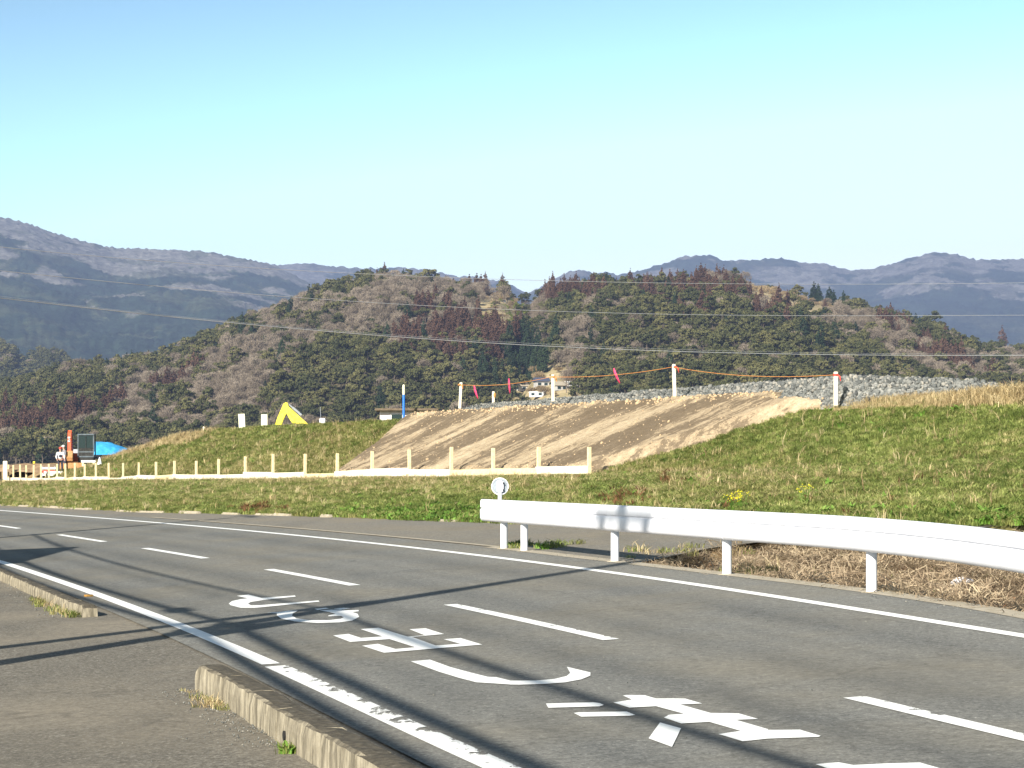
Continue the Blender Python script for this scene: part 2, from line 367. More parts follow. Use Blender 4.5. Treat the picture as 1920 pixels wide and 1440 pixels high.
def line_strip(name, m, f, y0, y1, off, wd, parent, dz=.005, step=.5):
    rows = list(np.arange(y0, y1, step))+[y1]; V = []; SD = []
    for Y in rows:
        s_ = (float(f(Y+.2))-float(f(Y-.2)))/.4; L = math.hypot(s_, 1); nxn, nyn = 1/L, -s_/L
        for sd in (-1, 1):
            X = float(f(Y))+nxn*(off+sd*wd/2); YY = Y+nyn*(off+sd*wd/2); V.append((X, YY, float(zr(X, YY))+dz)); SD.append((sd+1)/2)
    return mesh_np(name, V, gridF(2, len(rows)), m, parent, attrs={'side': SD})
line_strip('edge_line', M['paint'], FX, -6, 150, 0, .15, road)
y_a = unp(503, 1246)[1]; y_b = unp(510, 1250)[1]
line_strip('edge_line', M['paint'], NX, y_a, 40, 0, .15, road)
line_strip('edge_line', M['paint'], NX, 40, 120, 0, .13, road)
line_strip('edge_line', M['paint_worn'], NX, 3, y_b, 0, .18, road, step=.2)
dash_y = [(unp(a[0], a[1])[1], unp(b_[0], b_[1])[1], w_) for a, b_, w_ in (((-60, 983), (38, 991), 0), ((105, 1003), (195, 1016), 0), ((275, 1028), (390, 1047), 0), ((500, 1068), (665, 1098), 0), ((842, 1134), (1148, 1200), 1), ((1600, 1308), (1960, 1393), 1))]
dash_y += [(67+10*k+5, 67+10*k, 0) for k in range(6)]+[(4.2, -.8, 0)]
for ya, yb, w_ in dash_y:
    if ya > 56 and ya < 66: pass
    line_strip('centre_dash', M['paint_part'] if w_ else M['paint'], CX, yb, ya, 0, .15, road)
Z4 = lambda L: [(400+x*.270833, 1040+y*.270833) for x, y in L]
Z5 = lambda L: [(960+x*.25, 1200+y*.25) for x, y in L]
def glyph(polys):
    return sheet('road_letter', M['paint'], [[tuple(unp(*p))[:2] for p in pl] for pl in polys], .0052, road)
glyph([Z4([(163, 288), (243, 279), (335, 302), (565, 285), (571, 293), (352, 316), (258, 331), (240, 342), (262, 354), (330, 352), (728, 320), (735, 328), (292, 371), (190, 371), (118, 352), (108, 340), (130, 324), (185, 312), (240, 305)])])
glyph([Z4([(370, 404), (440, 402), (520, 390), (588, 391), (552, 408), (545, 425), (575, 444), (660, 456), (800, 457), (880, 447), (902, 437), (885, 428), (798, 430), (795, 424), (846, 413), (800, 400), (735, 389), (820, 384), (950, 388), (1005, 386), (1007, 395), (960, 400), (998, 412), (1010, 434), (960, 460), (870, 472), (720, 476), (570, 466), (470, 446), (440, 425), (440, 410)]),
       Z4([(700, 378), (780, 371), (800, 376), (722, 386)]), Z4([(830, 379), (900, 371), (950, 374), (880, 384)])])
glyph([Z4([(830, 563), (935, 552), (1022, 580), (1172, 570), (1020, 519), (1142, 509), (1345, 571), (1465, 562), (1358, 520), (1470, 513), (1597, 553), (1375, 573), (1540, 633), (1712, 621), (1595, 589), (1712, 581), (1862, 626), (1182, 683), (1030, 634), (1140, 621), (1262, 657), (1398, 645), (1220, 588), (948, 608)])])
glyph([Z4([(1368, 743), (1500, 731), (1640, 782), (1780, 820), (1900, 850), (1960, 853)])+Z5([(-10, 310), (180, 309), (320, 297), (410, 275), (437, 252), (412, 206), (588, 248), (588, 272), (520, 300), (400, 322), (250, 334), (60, 340), (-10, 339)])+Z4([(1900, 893), (1820, 888), (1700, 857), (1560, 814)])])
glyph([Z5([(255, 482), (610, 473), (660, 479), (688, 493), (655, 503), (272, 514)]), Z5([(463, 553), (500, 548), (860, 542), (925, 568), (880, 574), (520, 581)]), Z5([(1110, 624), (1268, 668), (1200, 808), (1024, 744)]),
       Z5([(832, 422), (860, 418), (995, 419), (1080, 444), (1210, 443), (1300, 445), (1428, 482), (1262, 489), (1490, 553), (1700, 556), (1845, 598), (1680, 605), (1920, 675)])+[(1440+x*.25, 1200+y*.25) for x, y in [(0, 681), (240, 679), (395, 725), (380, 733), (0, 746)]]+Z5([(1730, 766), (1550, 712), (1715, 688), (1480, 620), (1270, 632), (1140, 588), (1175, 567), (1290, 559), (1080, 502), (880, 513), (760, 474), (900, 452)])])
glyph([[(1440+x*.25, 1200+y*.25) for x, y in [(357, 938), (530, 924), (640, 945), (900, 932), (1140, 926), (1240, 955), (1500, 1030), (1300, 1090), (700, 1060)]]])
# pale gutter along the guardrail foot
line_strip('gutter', M['kerb_pale'], lambda Y: GX(Y)+0*Y, 2, 36.5, .02, .26, pull, .004)
line_strip('gutter', M['kerb_pale'], lambda Y: FX(Y)+1.12, 36.5, 62, .0, .13, pull, .004)

def kerb_run(name, face, top_w, hgt, label, end_far=True, ext=None):
    """concrete kerb: its lit face runs along the points 'face' (world xy)"""
    root = empty(name, (float(face[0][0]), float(face[0][1]), float(zr(*face[0])))); tag(root, label, 'kerb')
    pts = [np.array(p) for p in face]; L = [0]
    for a, b_ in zip(pts, pts[1:]): L.append(L[-1]+np.linalg.norm(b_-a))
    nblk = max(1, int(L[-1]/1.0)); 
    def P(s_): return np.array([np.interp(s_, L, [p[0] for p in pts]), np.interp(s_, L, [p[1] for p in pts])])
    for k in range(nblk):
        s0, s1 = L[-1]*k/nblk+.006, L[-1]*(k+1)/nblk-.006; V = []; nseg = 9; nc = 9
        prof = [(0, -.1), (.0, hgt*.55), (.008, hgt*.93), (.03, hgt), (top_w*.5, hgt+.004), (top_w-.03, hgt), (top_w-.008, hgt*.93), (top_w, hgt*.4), (top_w, -.1)]
        for j in range(nseg):
            s_ = s0+(s1-s0)*j/(nseg-1); c = P(s_); d = P(min(s_+.2, L[-1]))-P(max(s_-.2, 0)); d /= np.linalg.norm(d); nn = np.array([d[1], -d[0]])
            if nn[0] < 0: nn = -nn
            endk = 1.0
            if (k == 0 and j == 0): endk = .72
            for a, h_ in prof:
                r_ = random.uniform(-.006, .006)
                x, y = c+nn*(a+r_)
                V.append((x-root.location.x, y-root.location.y, float(zr(c[0], c[1]))+h_*(endk if h_ > 0 else 1)+random.uniform(-.004, .004)-root.location.z))
        F = [(j*nc+i, j*nc+i+1, (j+1)*nc+i+1, (j+1)*nc+i) for j in range(nseg-1) for i in range(nc-1)]
        me = bpy.data.meshes.new('block'); me.from_pydata(V, [], F+[tuple(range(nc))[::-1], tuple(range((nseg-1)*nc, nseg*nc))]); me.materials.append(M['kerb'])
        bm = bmesh.new(); bm.from_mesh(me); bmesh.ops.recalc_face_normals(bm, faces=bm.faces); bm.to_mesh(me); bm.free()
        link(bpy.data.objects.new('block', me), root)
    return root
f1 = P_([(155, 1156), (130, 1148), (60, 1115), (0, 1087), (-60, 1062)])[:, :2]
k1 = kerb_run('kerb', f1, .17, .125, 'low concrete kerb with orange reflector on its end, at the left edge')
f2 = P_([(366, 1291), (400, 1309), (427, 1324), (520, 1388), (600, 1437), (700, 1500)])[:, :2]
f2 = np.vstack([f2, f2[-1]+(f2[-1]-f2[-2])*3])
k2 = kerb_run('kerb', f2, .20, .185, 'long weathered concrete kerb with a drain hole in the foreground')
rp = unp(163, 1119, .125); mb = MB(); mb.box((0, 0, .012), (.10, .07, .024), RZ(R(17)), .005); r_ = mb.build('reflector', mat('orange_reflector', (.8, .42, .1), .4)[0], k1); r_.location = Vector((rp.x+.02, rp.y, float(zr(rp.x, rp.y))+.128))-k1.location
hp = unp(552, 1377, .06); mb = MB(); mb.tube([(0, -.006, 0), (0, .004, 0)], .03, 12); r_ = mb.build('drain_hole', M['dark'], k2)
dd = np.array([-.3, .95]); r_.rotation_euler = (0, 0, R(90-18)*-1)
# put the drain hole on the lit face of the kerb
yy = hp.y; xx = float(np.interp(-yy, [-p[1] for p in f2], [p[0] for p in f2])); r_.location = Vector((xx-.004, yy, float(zr(xx, yy))+.055))-k2.location
# kerb stones along the foot of the bank (partly overgrown)
kr = empty('roadside_kerb', (float(BX(60)), 60, 0)); tag(kr, 'broken line of pale kerb stones along the foot of the grass bank', 'kerb')
Yk = 36.0
while Yk < 120:
    x0, y0 = float(BX(Yk)), Yk; s_ = (float(BX(Yk+.3))-float(BX(Yk-.3)))/.6; an = math.atan2(1, s_)
    L_ = random.choice([.6, .9, 1.2]) if Yk < 62 else random.choice([.9, 1.5, 1.9])
    if random.random() < (.7 if Yk > 62 else .22):
        mb = MB(); mb.box((0, 0, 0), (L_*.97, .15, .16), None, .03); o = mb.build('kerb_stone', M['kerb_pale'], kr)
        o.location = Vector((x0, y0, float(zr(x0, y0))+random.uniform(-.06, -.01)))-kr.location; o.rotation_euler = (random.uniform(-.03, .03), 0, an)
    Yk += L_*abs(math.sin(an))+.02

# ------------------------------------------------------------------ earth fill on the levee face
g_edge = [hit_ground(*p) for p in ((1104, 892), (1150, 876), (1200, 862), (1300, 838), (1400, 801), (1500, 772), (1552, 762))]
lft = [hit_ground(*p) for p in ((636, 893), (690, 848), (735, 806), (760, 790))]
pe = [np.array(pq(v.x, v.y)) for v in g_edge]; pl = [np.array(pq(v.x, v.y)) for v in lft]
pe[0][1] = -.35; pl[0][1] = -.35
last = pe[-1]; lp = pl[-1]
up_ = hit_ground(1462, 757); up_ = np.array(pq(up_.x, up_.y))
EPOLY = pe+[np.array([last[0]-.2, last[1]+.25]), up_, np.array([up_[0]+.6, 8.5]), np.array([lp[0]+(8.5-lp[1])*.9, 8.5])]+pl[::-1]
def inside_poly(X, Y, L):
    r = np.zeros(np.shape(X), bool); n = len(L)
    for i in range(n):
        (x1, y1), (x2, y2) = L[i], L[(i+1) % n]
        c = (y1 > Y) != (y2 > Y); xx = (x2-x1)*(Y-y1)/((y2-y1) if y2 != y1 else 1e-9)+x1; r ^= c & (X < xx)
    return r
def earth_z(p, q):
    X, Y = from_pq(p, q); d = dist_poly(p, q, EPOLY, True); d = np.where(inside_poly(p, q, EPOLY), d, -d)
    th = np.clip(d*.7, -.3, .36)
    stk = fbm(p*1.4+q*.55, q*.28, 21, 5)          # furrows running down the slope
    g = ztoe(p)+(3.52-ztoe(p))*np.clip(q/6, 0, 1)
    g = g+np.interp(p, [-14, -8], [-.25, 0])
    return X, Y, g+th+.05*stk*np.clip(d*2, 0, 1)+.035*fbm(p*5, q*5, 31, 4)*np.clip(d*2+.3, 0, 1)+.10*np.exp(-((q-6.2)/.8)**2)*fbm(p*2.2, q*2, 41, 4)
ps = np.arange(-14, 46, .10); qs = np.arange(-1.2, 9, .10); PP, QQ = np.meshgrid(ps, qs); EX, EY, EZ = earth_z(PP, QQ)
m, n, b = mat('earth_fill', (.3, .2, .12), .95, .08)
ang = math.atan2(T_[1], T_[0])                                       # local frame: x along the slope foot, y up the slope
v = mapping(n, (0, 0, -ang), (1, 1, 1)); sh_ = N(n, 'ShaderNodeVectorMath'); sh_.operation = 'MULTIPLY'; sh_.inputs[1].default_value = (.36, .12, .2); n.links.new(v, sh_.inputs[0])
st = noise(n, 1.0, 7, .68, sh_.outputs[0], .25)
br = noise(n, 3.2, 7, .8)
sh2 = N(n, 'ShaderNodeVectorMath'); sh2.operation = 'MULTIPLY'; sh2.inputs[1].default_value = (1.3, .34, .7); n.links.new(v, sh2.inputs[0])
st2 = noise(n, 1.0, 5, .75, sh2.outputs[0], .4)
st = math_(n, 'ADD', math_(n, 'MULTIPLY', st, .68), math_(n, 'MULTIPLY', st2, .32))
f = math_(n, 'ADD', math_(n, 'MULTIPLY', math_(n, 'ADD', math_(n, 'MULTIPLY', math_(n, 'SUBTRACT', st, .5), 2.1), .5), .82), math_(n, 'MULTIPLY', br, .50))
f = math_(n, 'ADD', f, math_(n, 'MULTIPLY', attr(n, 'pale'), .10))
col = ramp(n, f, [(.50, (.155, .118, .078)), (.690, (.19, .146, .098)), (.715, (.33, .255, .165)), (.88, (.48, .385, .26))])
col = mix(n, .6, col, ramp(n, noise(n, 11, 5, .8), [(.32, (.45, .44, .42)), (.55, (1, 1, 1)), (.7, (1.2, 1.2, 1.2))]), 'MULTIPLY')
n.links.new(col, b.inputs['Base Color']); bump(n, b, math_(n, 'ADD', st, math_(n, 'MULTIPLY', noise(n, 14, 5, .7), .35)), .9, .10); M['earth'] = m
pale = np.clip((-PP+1)/5, 0, 1)*.5+np.exp(-((QQ-6.0)/.35)**2)*.5-np.exp(-((QQ-5.3)/.5)**2)*.45+np.clip((PP-20)/10, 0, 1)*.15
tag(mesh_np('earth_slope', np.stack([EX, EY, EZ], -1).reshape(-1, 3), gridF(len(ps), len(qs)), M['earth'], smooth=True, attrs={'pale': pale.ravel()}), kind='structure')

# ------------------------------------------------------------------ gravel on the crest
def gravel_top(p): return np.interp(p, [-13, -11.3, -9.2, -7.5, -6, 0, 10, 20, 27, 31], [3.2, 3.35, 3.82, 4.08, 4.2, 4.28, 4.26, 4.24, 4.15, 3.3])
GQ = lambda p: np.interp(p, [-14, -10, -8.6, -7.6, -6, -4, -1.5, 1], [8.5, 7.2, 6.6, 5.5, 4.9, 5.1, 5.8, 6.2])
def gravel_z(p, q):
    t = sm((q-GQ(p)+.35*fbm(p*.5, p*0, 61))/1.5)*sm((13-q)/2.5)
    b0 = np.where(q < 6.0, ztoe(p)+(3.4-ztoe(p))*np.clip(q/6, 0, 1)-.18, 3.3)
    return b0+(gravel_top(p)-b0)*t+.07*fbm(p*1.3, q*1.3, 51, 4)+.05*fbm(p*6, q*6, 52, 3)
ps2 = np.arange(-15, 32, .14); qs2 = np.arange(3.6, 13.4, .14); PP, QQ = np.meshgrid(ps2, qs2); GXx, GYy = from_pq(PP, QQ); GZz = gravel_z(PP, QQ)
GZz = np.where(PP < -8, GZz-.0, GZz)
m, n, b = mat('gravel', (.3, .3, .3), .9, .2)
vo = N(n, 'ShaderNodeTexVoronoi'); vo.inputs['Scale'].default_value = 9; n.links.new(pos(n), vo.inputs['Vector'])
n.links.new(ramp(n, vo.outputs['Color'], [(.2, (.11, .115, .11)), (.5, (.20, .205, .19)), (.8, (.29, .285, .26))]), b.inputs['Base Color']); bump(n, b, vo.outputs['Distance'], 1, .08); M['gravel'] = m
tag(mesh_np('gravel_road', np.stack([GXx, GYy, GZz], -1).reshape(-1, 3), gridF(len(ps2), len(qs2)), M['gravel']), kind='structure')

# ------------------------------------------------------------------ scattering of uncountable stuff (one object each)
def scatter(name, P, rot, scl, idx, protos, kind='stuff', label=None, cat=None):
    P = np.asarray(P, np.float32); me = bpy.data.meshes.new(name); me.vertices.add(len(P)); me.vertices.foreach_set('co', P.ravel())
    a = me.attributes.new('rot', 'FLOAT_VECTOR', 'POINT'); a.data.foreach_set('vector', np.asarray(rot, np.float32).ravel())
    scl = np.asarray(scl, np.float32); scl = np.repeat(scl[:, None], 3, 1) if scl.ndim == 1 else scl
    a = me.attributes.new('scl', 'FLOAT_VECTOR', 'POINT'); a.data.foreach_set('vector', scl.ravel())
    a = me.attributes.new('idx', 'INT', 'POINT'); a.data.foreach_set('value', np.asarray(idx, np.int32))
    o = link(bpy.data.objects.new(name, me)); tag(o, label, cat, kind=kind)
    col = bpy.data.collections.new(name+'_source')
    for q in protos: col.objects.link(q)
    g = bpy.data.node_groups.new(name+'_scatter', 'GeometryNodeTree')
    g.interface.new_socket('Geometry', in_out='INPUT', socket_type='NodeSocketGeometry'); g.interface.new_socket('Geometry', in_out='OUTPUT', socket_type='NodeSocketGeometry')
    i = g.nodes.new('NodeGroupInput'); ou = g.nodes.new('NodeGroupOutput'); mp = g.nodes.new('GeometryNodeMeshToPoints'); ip = g.nodes.new('GeometryNodeInstanceOnPoints')
    ci = g.nodes.new('GeometryNodeCollectionInfo'); ci.inputs['Collection'].default_value = col; ci.inputs['Separate Children'].default_value = True; ci.inputs['Reset Children'].default_value = True
    def na(nm, t):
        x = g.nodes.new('GeometryNodeInputNamedAttribute'); x.data_type = t; x.inputs['Name'].default_value = nm; return x.outputs['Attribute']
    L = g.links.new
    L(i.outputs[0], mp.inputs[0]); L(mp.outputs[0], ip.inputs['Points']); L(ci.outputs[0], ip.inputs['Instance']); ip.inputs['Pick Instance'].default_value = True
    L(na('idx', 'INT'), ip.inputs['Instance Index'])
    e2r = g.nodes.new('FunctionNodeEulerToRotation'); L(na('rot', 'FLOAT_VECTOR'), e2r.inputs[0]); L(e2r.outputs[0], ip.inputs['Rotation'])
    L(na('scl', 'FLOAT_VECTOR'), ip.inputs['Scale']); L(ip.outputs[0], ou.inputs[0])
    md = o.modifiers.new('scatter', 'NODES'); md.node_group = g
    return o
def proto(name, V, F, m, smooth=False, mi=None): return mesh_np(name, V, F, m, linked=False, smooth=smooth, mi=mi)
def in_view(X, Y, mar=.012): return np.abs(X/np.maximum(Y, .1)) < .2286+mar

# rocks
def rock(seed):
    r = np.random.default_rng(seed); bm = bmesh.new(); bmesh.ops.create_icosphere(bm, subdivisions=1, radius=1)
    for v in bm.verts: v.co = v.co*float(r.uniform(.7, 1.15)); v.co.z *= .7
    V = np.array([v.co[:] for v in bm.verts]); F = np.array([[v.index for v in f.verts] for f in bm.faces]); bm.free(); return V, F
def rock_mat():
    m, n, b = mat('crushed_stone', (.3, .3, .3), .9, .2); oi = N(n, 'ShaderNodeObjectInfo')
    c = ramp(n, oi.outputs['Random'], [(0, (.07, .074, .073)), (.4, (.13, .137, .13)), (.75, (.19, .19, .175)), (1, (.29, .27, .23))])
    n.links.new(c, b.inputs['Base Color']); return m
M['rock'] = rock_mat()
M['clod'] = noisy('earth_clod', (.34, .24, .14), (.5, .38, .24), 6, .95, bs=.3)
rp_ = [proto('crushed_stone', *rock(k), M['rock']) for k in range(6)]
cl_ = [proto('earth_clod', *rock(k+20), M['clod']) for k in range(4)]
k = 22000; p = RNG.uniform(-13.5, 30, k); q = GQ(p)+.25+RNG.random(k)**1.4*5.5; X, Y = from_pq(p, q)
big = RNG.random(k) < .25*(p < 12)
s_ = np.where(big, RNG.uniform(.07, .13, k), RNG.uniform(.025, .07, k)); z = gravel_z(p, q)+s_*.2
keep = in_view(X, Y) & (gravel_top(p) > 3.4)
scatter('crushed_stone', np.stack([X, Y, z], 1)[keep], RNG.uniform(0, 6.28, (k, 3))[keep], s_[keep], RNG.integers(0, 6, k)[keep], rp_, label='grey crushed stone heaped along the levee crest', cat='gravel')
k = 2600; p = RNG.uniform(-12, 42, k); q = RNG.uniform(-.4, 7.0, k); q = np.where(RNG.random(k) < .45, 6.0+RNG.normal(0, .35, k), q); q = np.where((RNG.random(k) < .3), RNG.uniform(-.3, .3, k), q)
X, Y, z = earth_z(p, q); d = inside_poly(p, q, EPOLY); keep = d & in_view(X, Y)
s_ = RNG.uniform(.015, .045, k)*np.where(RNG.random(k) < .06, 2, 1)*np.where(np.abs(q-6.2) < .7, 1.8, 1)
scatter('earth_clods', np.stack([X, Y, z], 1)[keep], RNG.uniform(0, 6.28, (k, 3))[keep], s_[keep], RNG.integers(0, 4, k)[keep], cl_, label='loose clods of tan earth on the bare slope', cat='soil')

# grass tufts
def tuft(seed, nb, h, spread, wd, lean=.5, curl=.4):
    r = np.random.default_rng(seed); V = []; F = []
    for _ in range(nb):
        a = r.uniform(0, 6.28); rr = spread*math.sqrt(r.random()); x, y = rr*math.cos(a), rr*math.sin(a); la = r.uniform(0, 6.28); le = r.uniform(.1, lean); H = h*r.uniform(.55, 1.1); w_ = wd*r.uniform(.7, 1.3)
        dx, dy = math.cos(la), math.sin(la); fx, fy = -dy, dx; i = len(V)
        x1, y1, z1 = x+dx*le*H*.4, y+dy*le*H*.4, H*.6; x2, y2, z2 = x+dx*(le+curl)*H, y+dy*(le+curl)*H, H*(1-.25*curl)
        V += [(x-fx*w_/2, y-fy*w_/2, -.02), (x+fx*w_/2, y+fy*w_/2, -.02), (x1+fx*w_/2, y1+fy*w_/2, z1), (x1-fx*w_/2, y1-fy*w_/2, z1), (x2+fx*w_*.12, y2+fy*w_*.12, z2), (x2-fx*w_*.12, y2-fy*w_*.12, z2)]
        F += [(i, i+1, i+2, i+3), (i+3, i+2, i+4, i+5)]
    return V, F
def grass_mat(name, stops, wn=.55, sc=.35):
    m, n, b = mat(name, (.1, .2, .05), .75, .15); oi = N(n, 'ShaderNodeObjectInfo')
    pn = noise(n, sc, 4, .65, oi.outputs['Location']); pn2 = noise(n, 1.7, 3, .6, oi.outputs['Location'])
    f = math_(n, 'ADD', math_(n, 'MULTIPLY', pn, wn), math_(n, 'MULTIPLY', oi.outputs['Random'], .34)); f = math_(n, 'ADD', f, math_(n, 'MULTIPLY', math_(n, 'SUBTRACT', pn2, .5), .55))
    c = ramp(n, f, stops); n.links.new(c, b.inputs['Base Color'])
    # thin blades let part of the light through
    tr = N(n, 'ShaderNodeBsdfTranslucent'); n.links.new(c, tr.inputs[0]); ms = N(n, 'ShaderNodeMixShader'); ms.inputs[0].default_value = .3
    n.links.new(b.outputs[0], ms.inputs[1]); n.links.new(tr.outputs[0], ms.inputs[2]); n.links.new(ms.outputs[0], n.nodes['Material Output'].inputs[0]); return m
M['g_green'] = grass_mat('green_grass', [(.2, (.085, .12, .028)), (.42, (.185, .235, .058)), (.62, (.36, .39, .125)), (.85, (.66, .64, .32))])
M['g_mixed'] = grass_mat('mixed_grass', [(.2, (.11, .13, .03)), (.40, (.23, .24, .075)), (.55, (.42, .385, .155)), (.75, (.66, .57, .30)), (.95, (.80, .71, .44))])
M['g_straw'] = grass_mat('straw', [(.2, (.28, .20, .10)), (.5, (.56, .44, .24)), (.85, (.76, .66, .42))])
M['g_dead'] = grass_mat('dead_grass_blades', [(.2, (.14, .10, .065)), (.38, (.36, .27, .18)), (.58, (.56, .45, .30)), (.85, (.74, .63, .45))], .5, 1.2)
M['g_leaf'] = grass_mat('broad_leaf', [(.2, (.09, .17, .03)), (.5, (.17, .32, .05)), (.85, (.36, .50, .14))])
M['g_rust'] = grass_mat('rust_weed', [(.2, (.09, .045, .025)), (.5, (.21, .10, .05)), (.85, (.38, .20, .10))])
prot = []
for s_, a in enumerate(((22, .13, .13, .014, .9), (22, .17, .13, .013, .8), (20, .11, .15, .016, 1.2), (20, .15, .14, .014, 1.0))): prot.append(proto('green_tuft', *tuft(s_, *a), M['g_green']))
for s_, a in enumerate(((22, .14, .14, .012, 1.1), (22, .18, .14, .012, .9), (20, .12, .16, .013, 1.4), (20, .15, .14, .012, 1.2))): prot.append(proto('mixed_tuft', *tuft(s_+10, *a), M['g_mixed']))
for s_, a in enumerate(((14, .22, .15, .011, .9), (10, .34, .14, .012, .7), (18, .14, .2, .012, 1.8))): prot.append(proto('straw_tuft', *tuft(s_+30, *a), M['g_straw']))
for s_, a in enumerate(((12, .13, .12, .055, 1.1), (10, .17, .12, .06, 1.2))): prot.append(proto('weed_leaf', *tuft(s_+40, *a), M['g_leaf']))
prot.append(proto('weed_rust', *tuft(50, 16, .26, .12, .022, .5), M['g_rust']))
# names are sorted inside the source collection: keep idx consistent with that order
names = ['green_tuft']*4+['mixed_tuft']*4+['straw_tuft']*3+['weed_leaf']*2+['weed_rust']
order = sorted(range(len(prot)), key=lambda i: prot[i].name); IDX = {i: order.index(i) for i in range(len(prot))}
IG, IM, IS, IL, IR = [0, 1, 2, 3], [4, 5, 6, 7], [8, 9, 10], [11, 12], [13]
def rand_pts(n, x0, x1, y0, y1): return RNG.uniform(x0, x1, n), RNG.uniform(y0, y1, n)
# candidates over the whole bank, kept by density with distance
k = 820000; X, Y = rand_pts(k, -50, 32, 34, 175)
keep = in_view(X, Y, .075) & (X > BX(Y)-.02+.25*fbm(X*0, Y*.8, 88, 4))
p, q = pq(X, Y); U0 = 960+X/Y*FOC; keep &= (q < 6.6) | ((p < -6) & (q < 9))
keep &= ~inside_poly(p, q, [np.array(a) for a in EPOLY]); keep &= ~((p > 84) & (q > -.1)); keep &= ~((q > -.95) & (q < -.3) & (U0 < 1112))
X, Y, p, q = X[keep], Y[keep], p[keep], q[keep]
keep = RNG.random(len(X)) < np.clip(1.35*(70/np.maximum(Y, 60))**1.0, .3, 1); X, Y, p, q = X[keep], Y[keep], p[keep], q[keep]
n_ = len(X); Z = ground_z(X, Y); U = 960+X/Y*FOC; Vv = HOR-(Z-EYE)/Y*FOC
gn = fbm(X*.22, Y*.10, 71, 4); gn2 = fbm(X*.9, Y*.5, 75, 4)
bell = lambda t, c, wd: np.exp(-((t-c)/wd)**2)
dryv = .42+.5*gn+.30*gn2
onbank = (U > 1090) & (q > -9)
fr = (Vv-np.interp(U, [1100, 1560, 1920], [885, 757, 742]))/120.
dryv = np.where(U > 1080, .18+.55*gn+.25*gn2+.55*bell(Vv, 905, 45)*bell(U, 1330, 190)+.25*bell(Vv, 900, 50)-.25*bell(U, 1700, 200)*(Vv < 840), dryv)
dryv = np.where((U < 1080) & (q < 0), .50+.5*gn+.3*gn2+.45*bell(q, -2, 3)-.6*bell(U, 830, 200)*np.clip((Vv-930)/20, 0, 1)-.35*bell(U, 420, 60)*np.clip((Vv-935)/20, 0, 1)+.35*(U > 500)*bell(Vv, 912, 12), dryv)
dryv = np.where((U < 1080) & (q >= 0), .68+.55*gn+.3*gn2+.30*bell(q, 1.0, 1.3), dryv)
dryv = np.where((U > 1090) & (q < -7) & (q > -13), dryv-.25, dryv)
rr = RNG.random(n_); crest = (p < -5) & (q > 5.2)
idx = np.where(rr < np.clip(dryv, .04, .93), RNG.integers(4, 8, n_), RNG.integers(0, 4, n_))
strawp = np.clip(.012+.10*np.clip(dryv-.35, 0, 1), 0, .12)
r2 = RNG.random(n_); idx = np.where(r2 < strawp, RNG.integers(8, 11, n_), idx)
leafp = .35*bell(U, 810, 120)*np.clip((Vv-945)/15, 0, 1)+.05*(U > 1300)*np.clip((Vv-950)/15, 0, 1)+.006
idx = np.where((r2 > .5) & (r2 < .5+leafp), RNG.integers(11, 13, n_), idx)
rustp = .11*bell(U, 1170, 28)*bell(Vv, 940, 16)+.16*bell(U, 1247, 5)*bell(Vv, 902, 11)+.22*bell(U, 490, 34)*bell(Vv, 957, 6)+.0015*(U > 1000)*(Vv > 900)
idx = np.where((r2 > .9-rustp) & (r2 < .9), 13, idx)
idx = np.where(crest, np.where(RNG.random(n_) < .9, RNG.integers(8, 10, n_), 4), idx)
lefthi = (p > 62) & (q > 4.5); idx = np.where(lefthi & (RNG.random(n_) < .7), RNG.integers(8, 11, n_), idx)
sc_ = RNG.uniform(.45, .98, n_)*np.clip(Y/75, 1, 1.6)*np.where(crest, np.interp(U, [1500, 1600, 1750, 1830, 1920], [.6, .7, .95, 1.35, 1.7]), 1)*np.where((U > 1090), 1.0, .9)
near_edge = (Vv > 955) | (U < 1080) & (q < -9); sc_ = np.where(near_edge, sc_*1.05, sc_)
slope_tilt = np.stack([RNG.normal(0, .12, n_), RNG.normal(0, .12, n_), RNG.uniform(0, 6.28, n_)], 1)
scatter('grass', np.stack([X, Y, Z], 1), slope_tilt, sc_, np.array([IDX[i] for i in idx]), prot, label='green and straw-coloured winter grass covering the bank', cat='grass')
print('grass tufts', n_)

# dry grass in the hollow behind the guardrail
def litter(seed, nb, L_, spread):
    r = np.random.default_rng(seed); V = []; F = []
    for _ in range(nb):
        x, y = r.normal(0, spread, 2); a = r.uniform(0, 6.28); el = r.normal(.25, .3); l = L_*r.uniform(.5, 1.2); w_ = r.uniform(.0025, .006); c = r.uniform(-.9, .9)
        pts = []
        for t in (0, .35, .7, 1):
            aa = a+c*t; pts.append((x+math.cos(aa)*l*t, y+math.sin(aa)*l*t, .02+abs(el)*l*t*(1.25-.9*t)+r.random()*.01))
        for t in range(3):
            i = len(V); (x1, y1, z1), (x2, y2, z2) = pts[t], pts[t+1]; nx_, ny_ = -math.sin(a)*w_, math.cos(a)*w_
            V += [(x1-nx_, y1-ny_, z1), (x1+nx_, y1+ny_, z1), (x2+nx_, y2+ny_, z2+w_), (x2-nx_, y2-ny_, z2+w_)]; F.append((i, i+1, i+2, i+3))
    return V, F
lit = [proto('dead_grass', *litter(k, 60, .21, .11), M['g_dead']) for k in range(5)]+[proto('dead_leaf', *tuft(77+k, 8, .06, .12, .05, 2.2, .8), M['g_rust']) for k in range(2)]+[proto('green_sprig', *tuft(90, 20, .12, .1, .012, .9), M['g_green'])]
k = 42000; X, Y = rand_pts(k, 1.0, 15, 12, 42)
keep = in_view(X, Y, .09) & (X > GX(Y)+.16+RNG.random(k)**2*.3) & (X > DX(Y)+.03) & (X < BX(Y)-.05); X, Y = X[keep], Y[keep]; n_ = len(X)
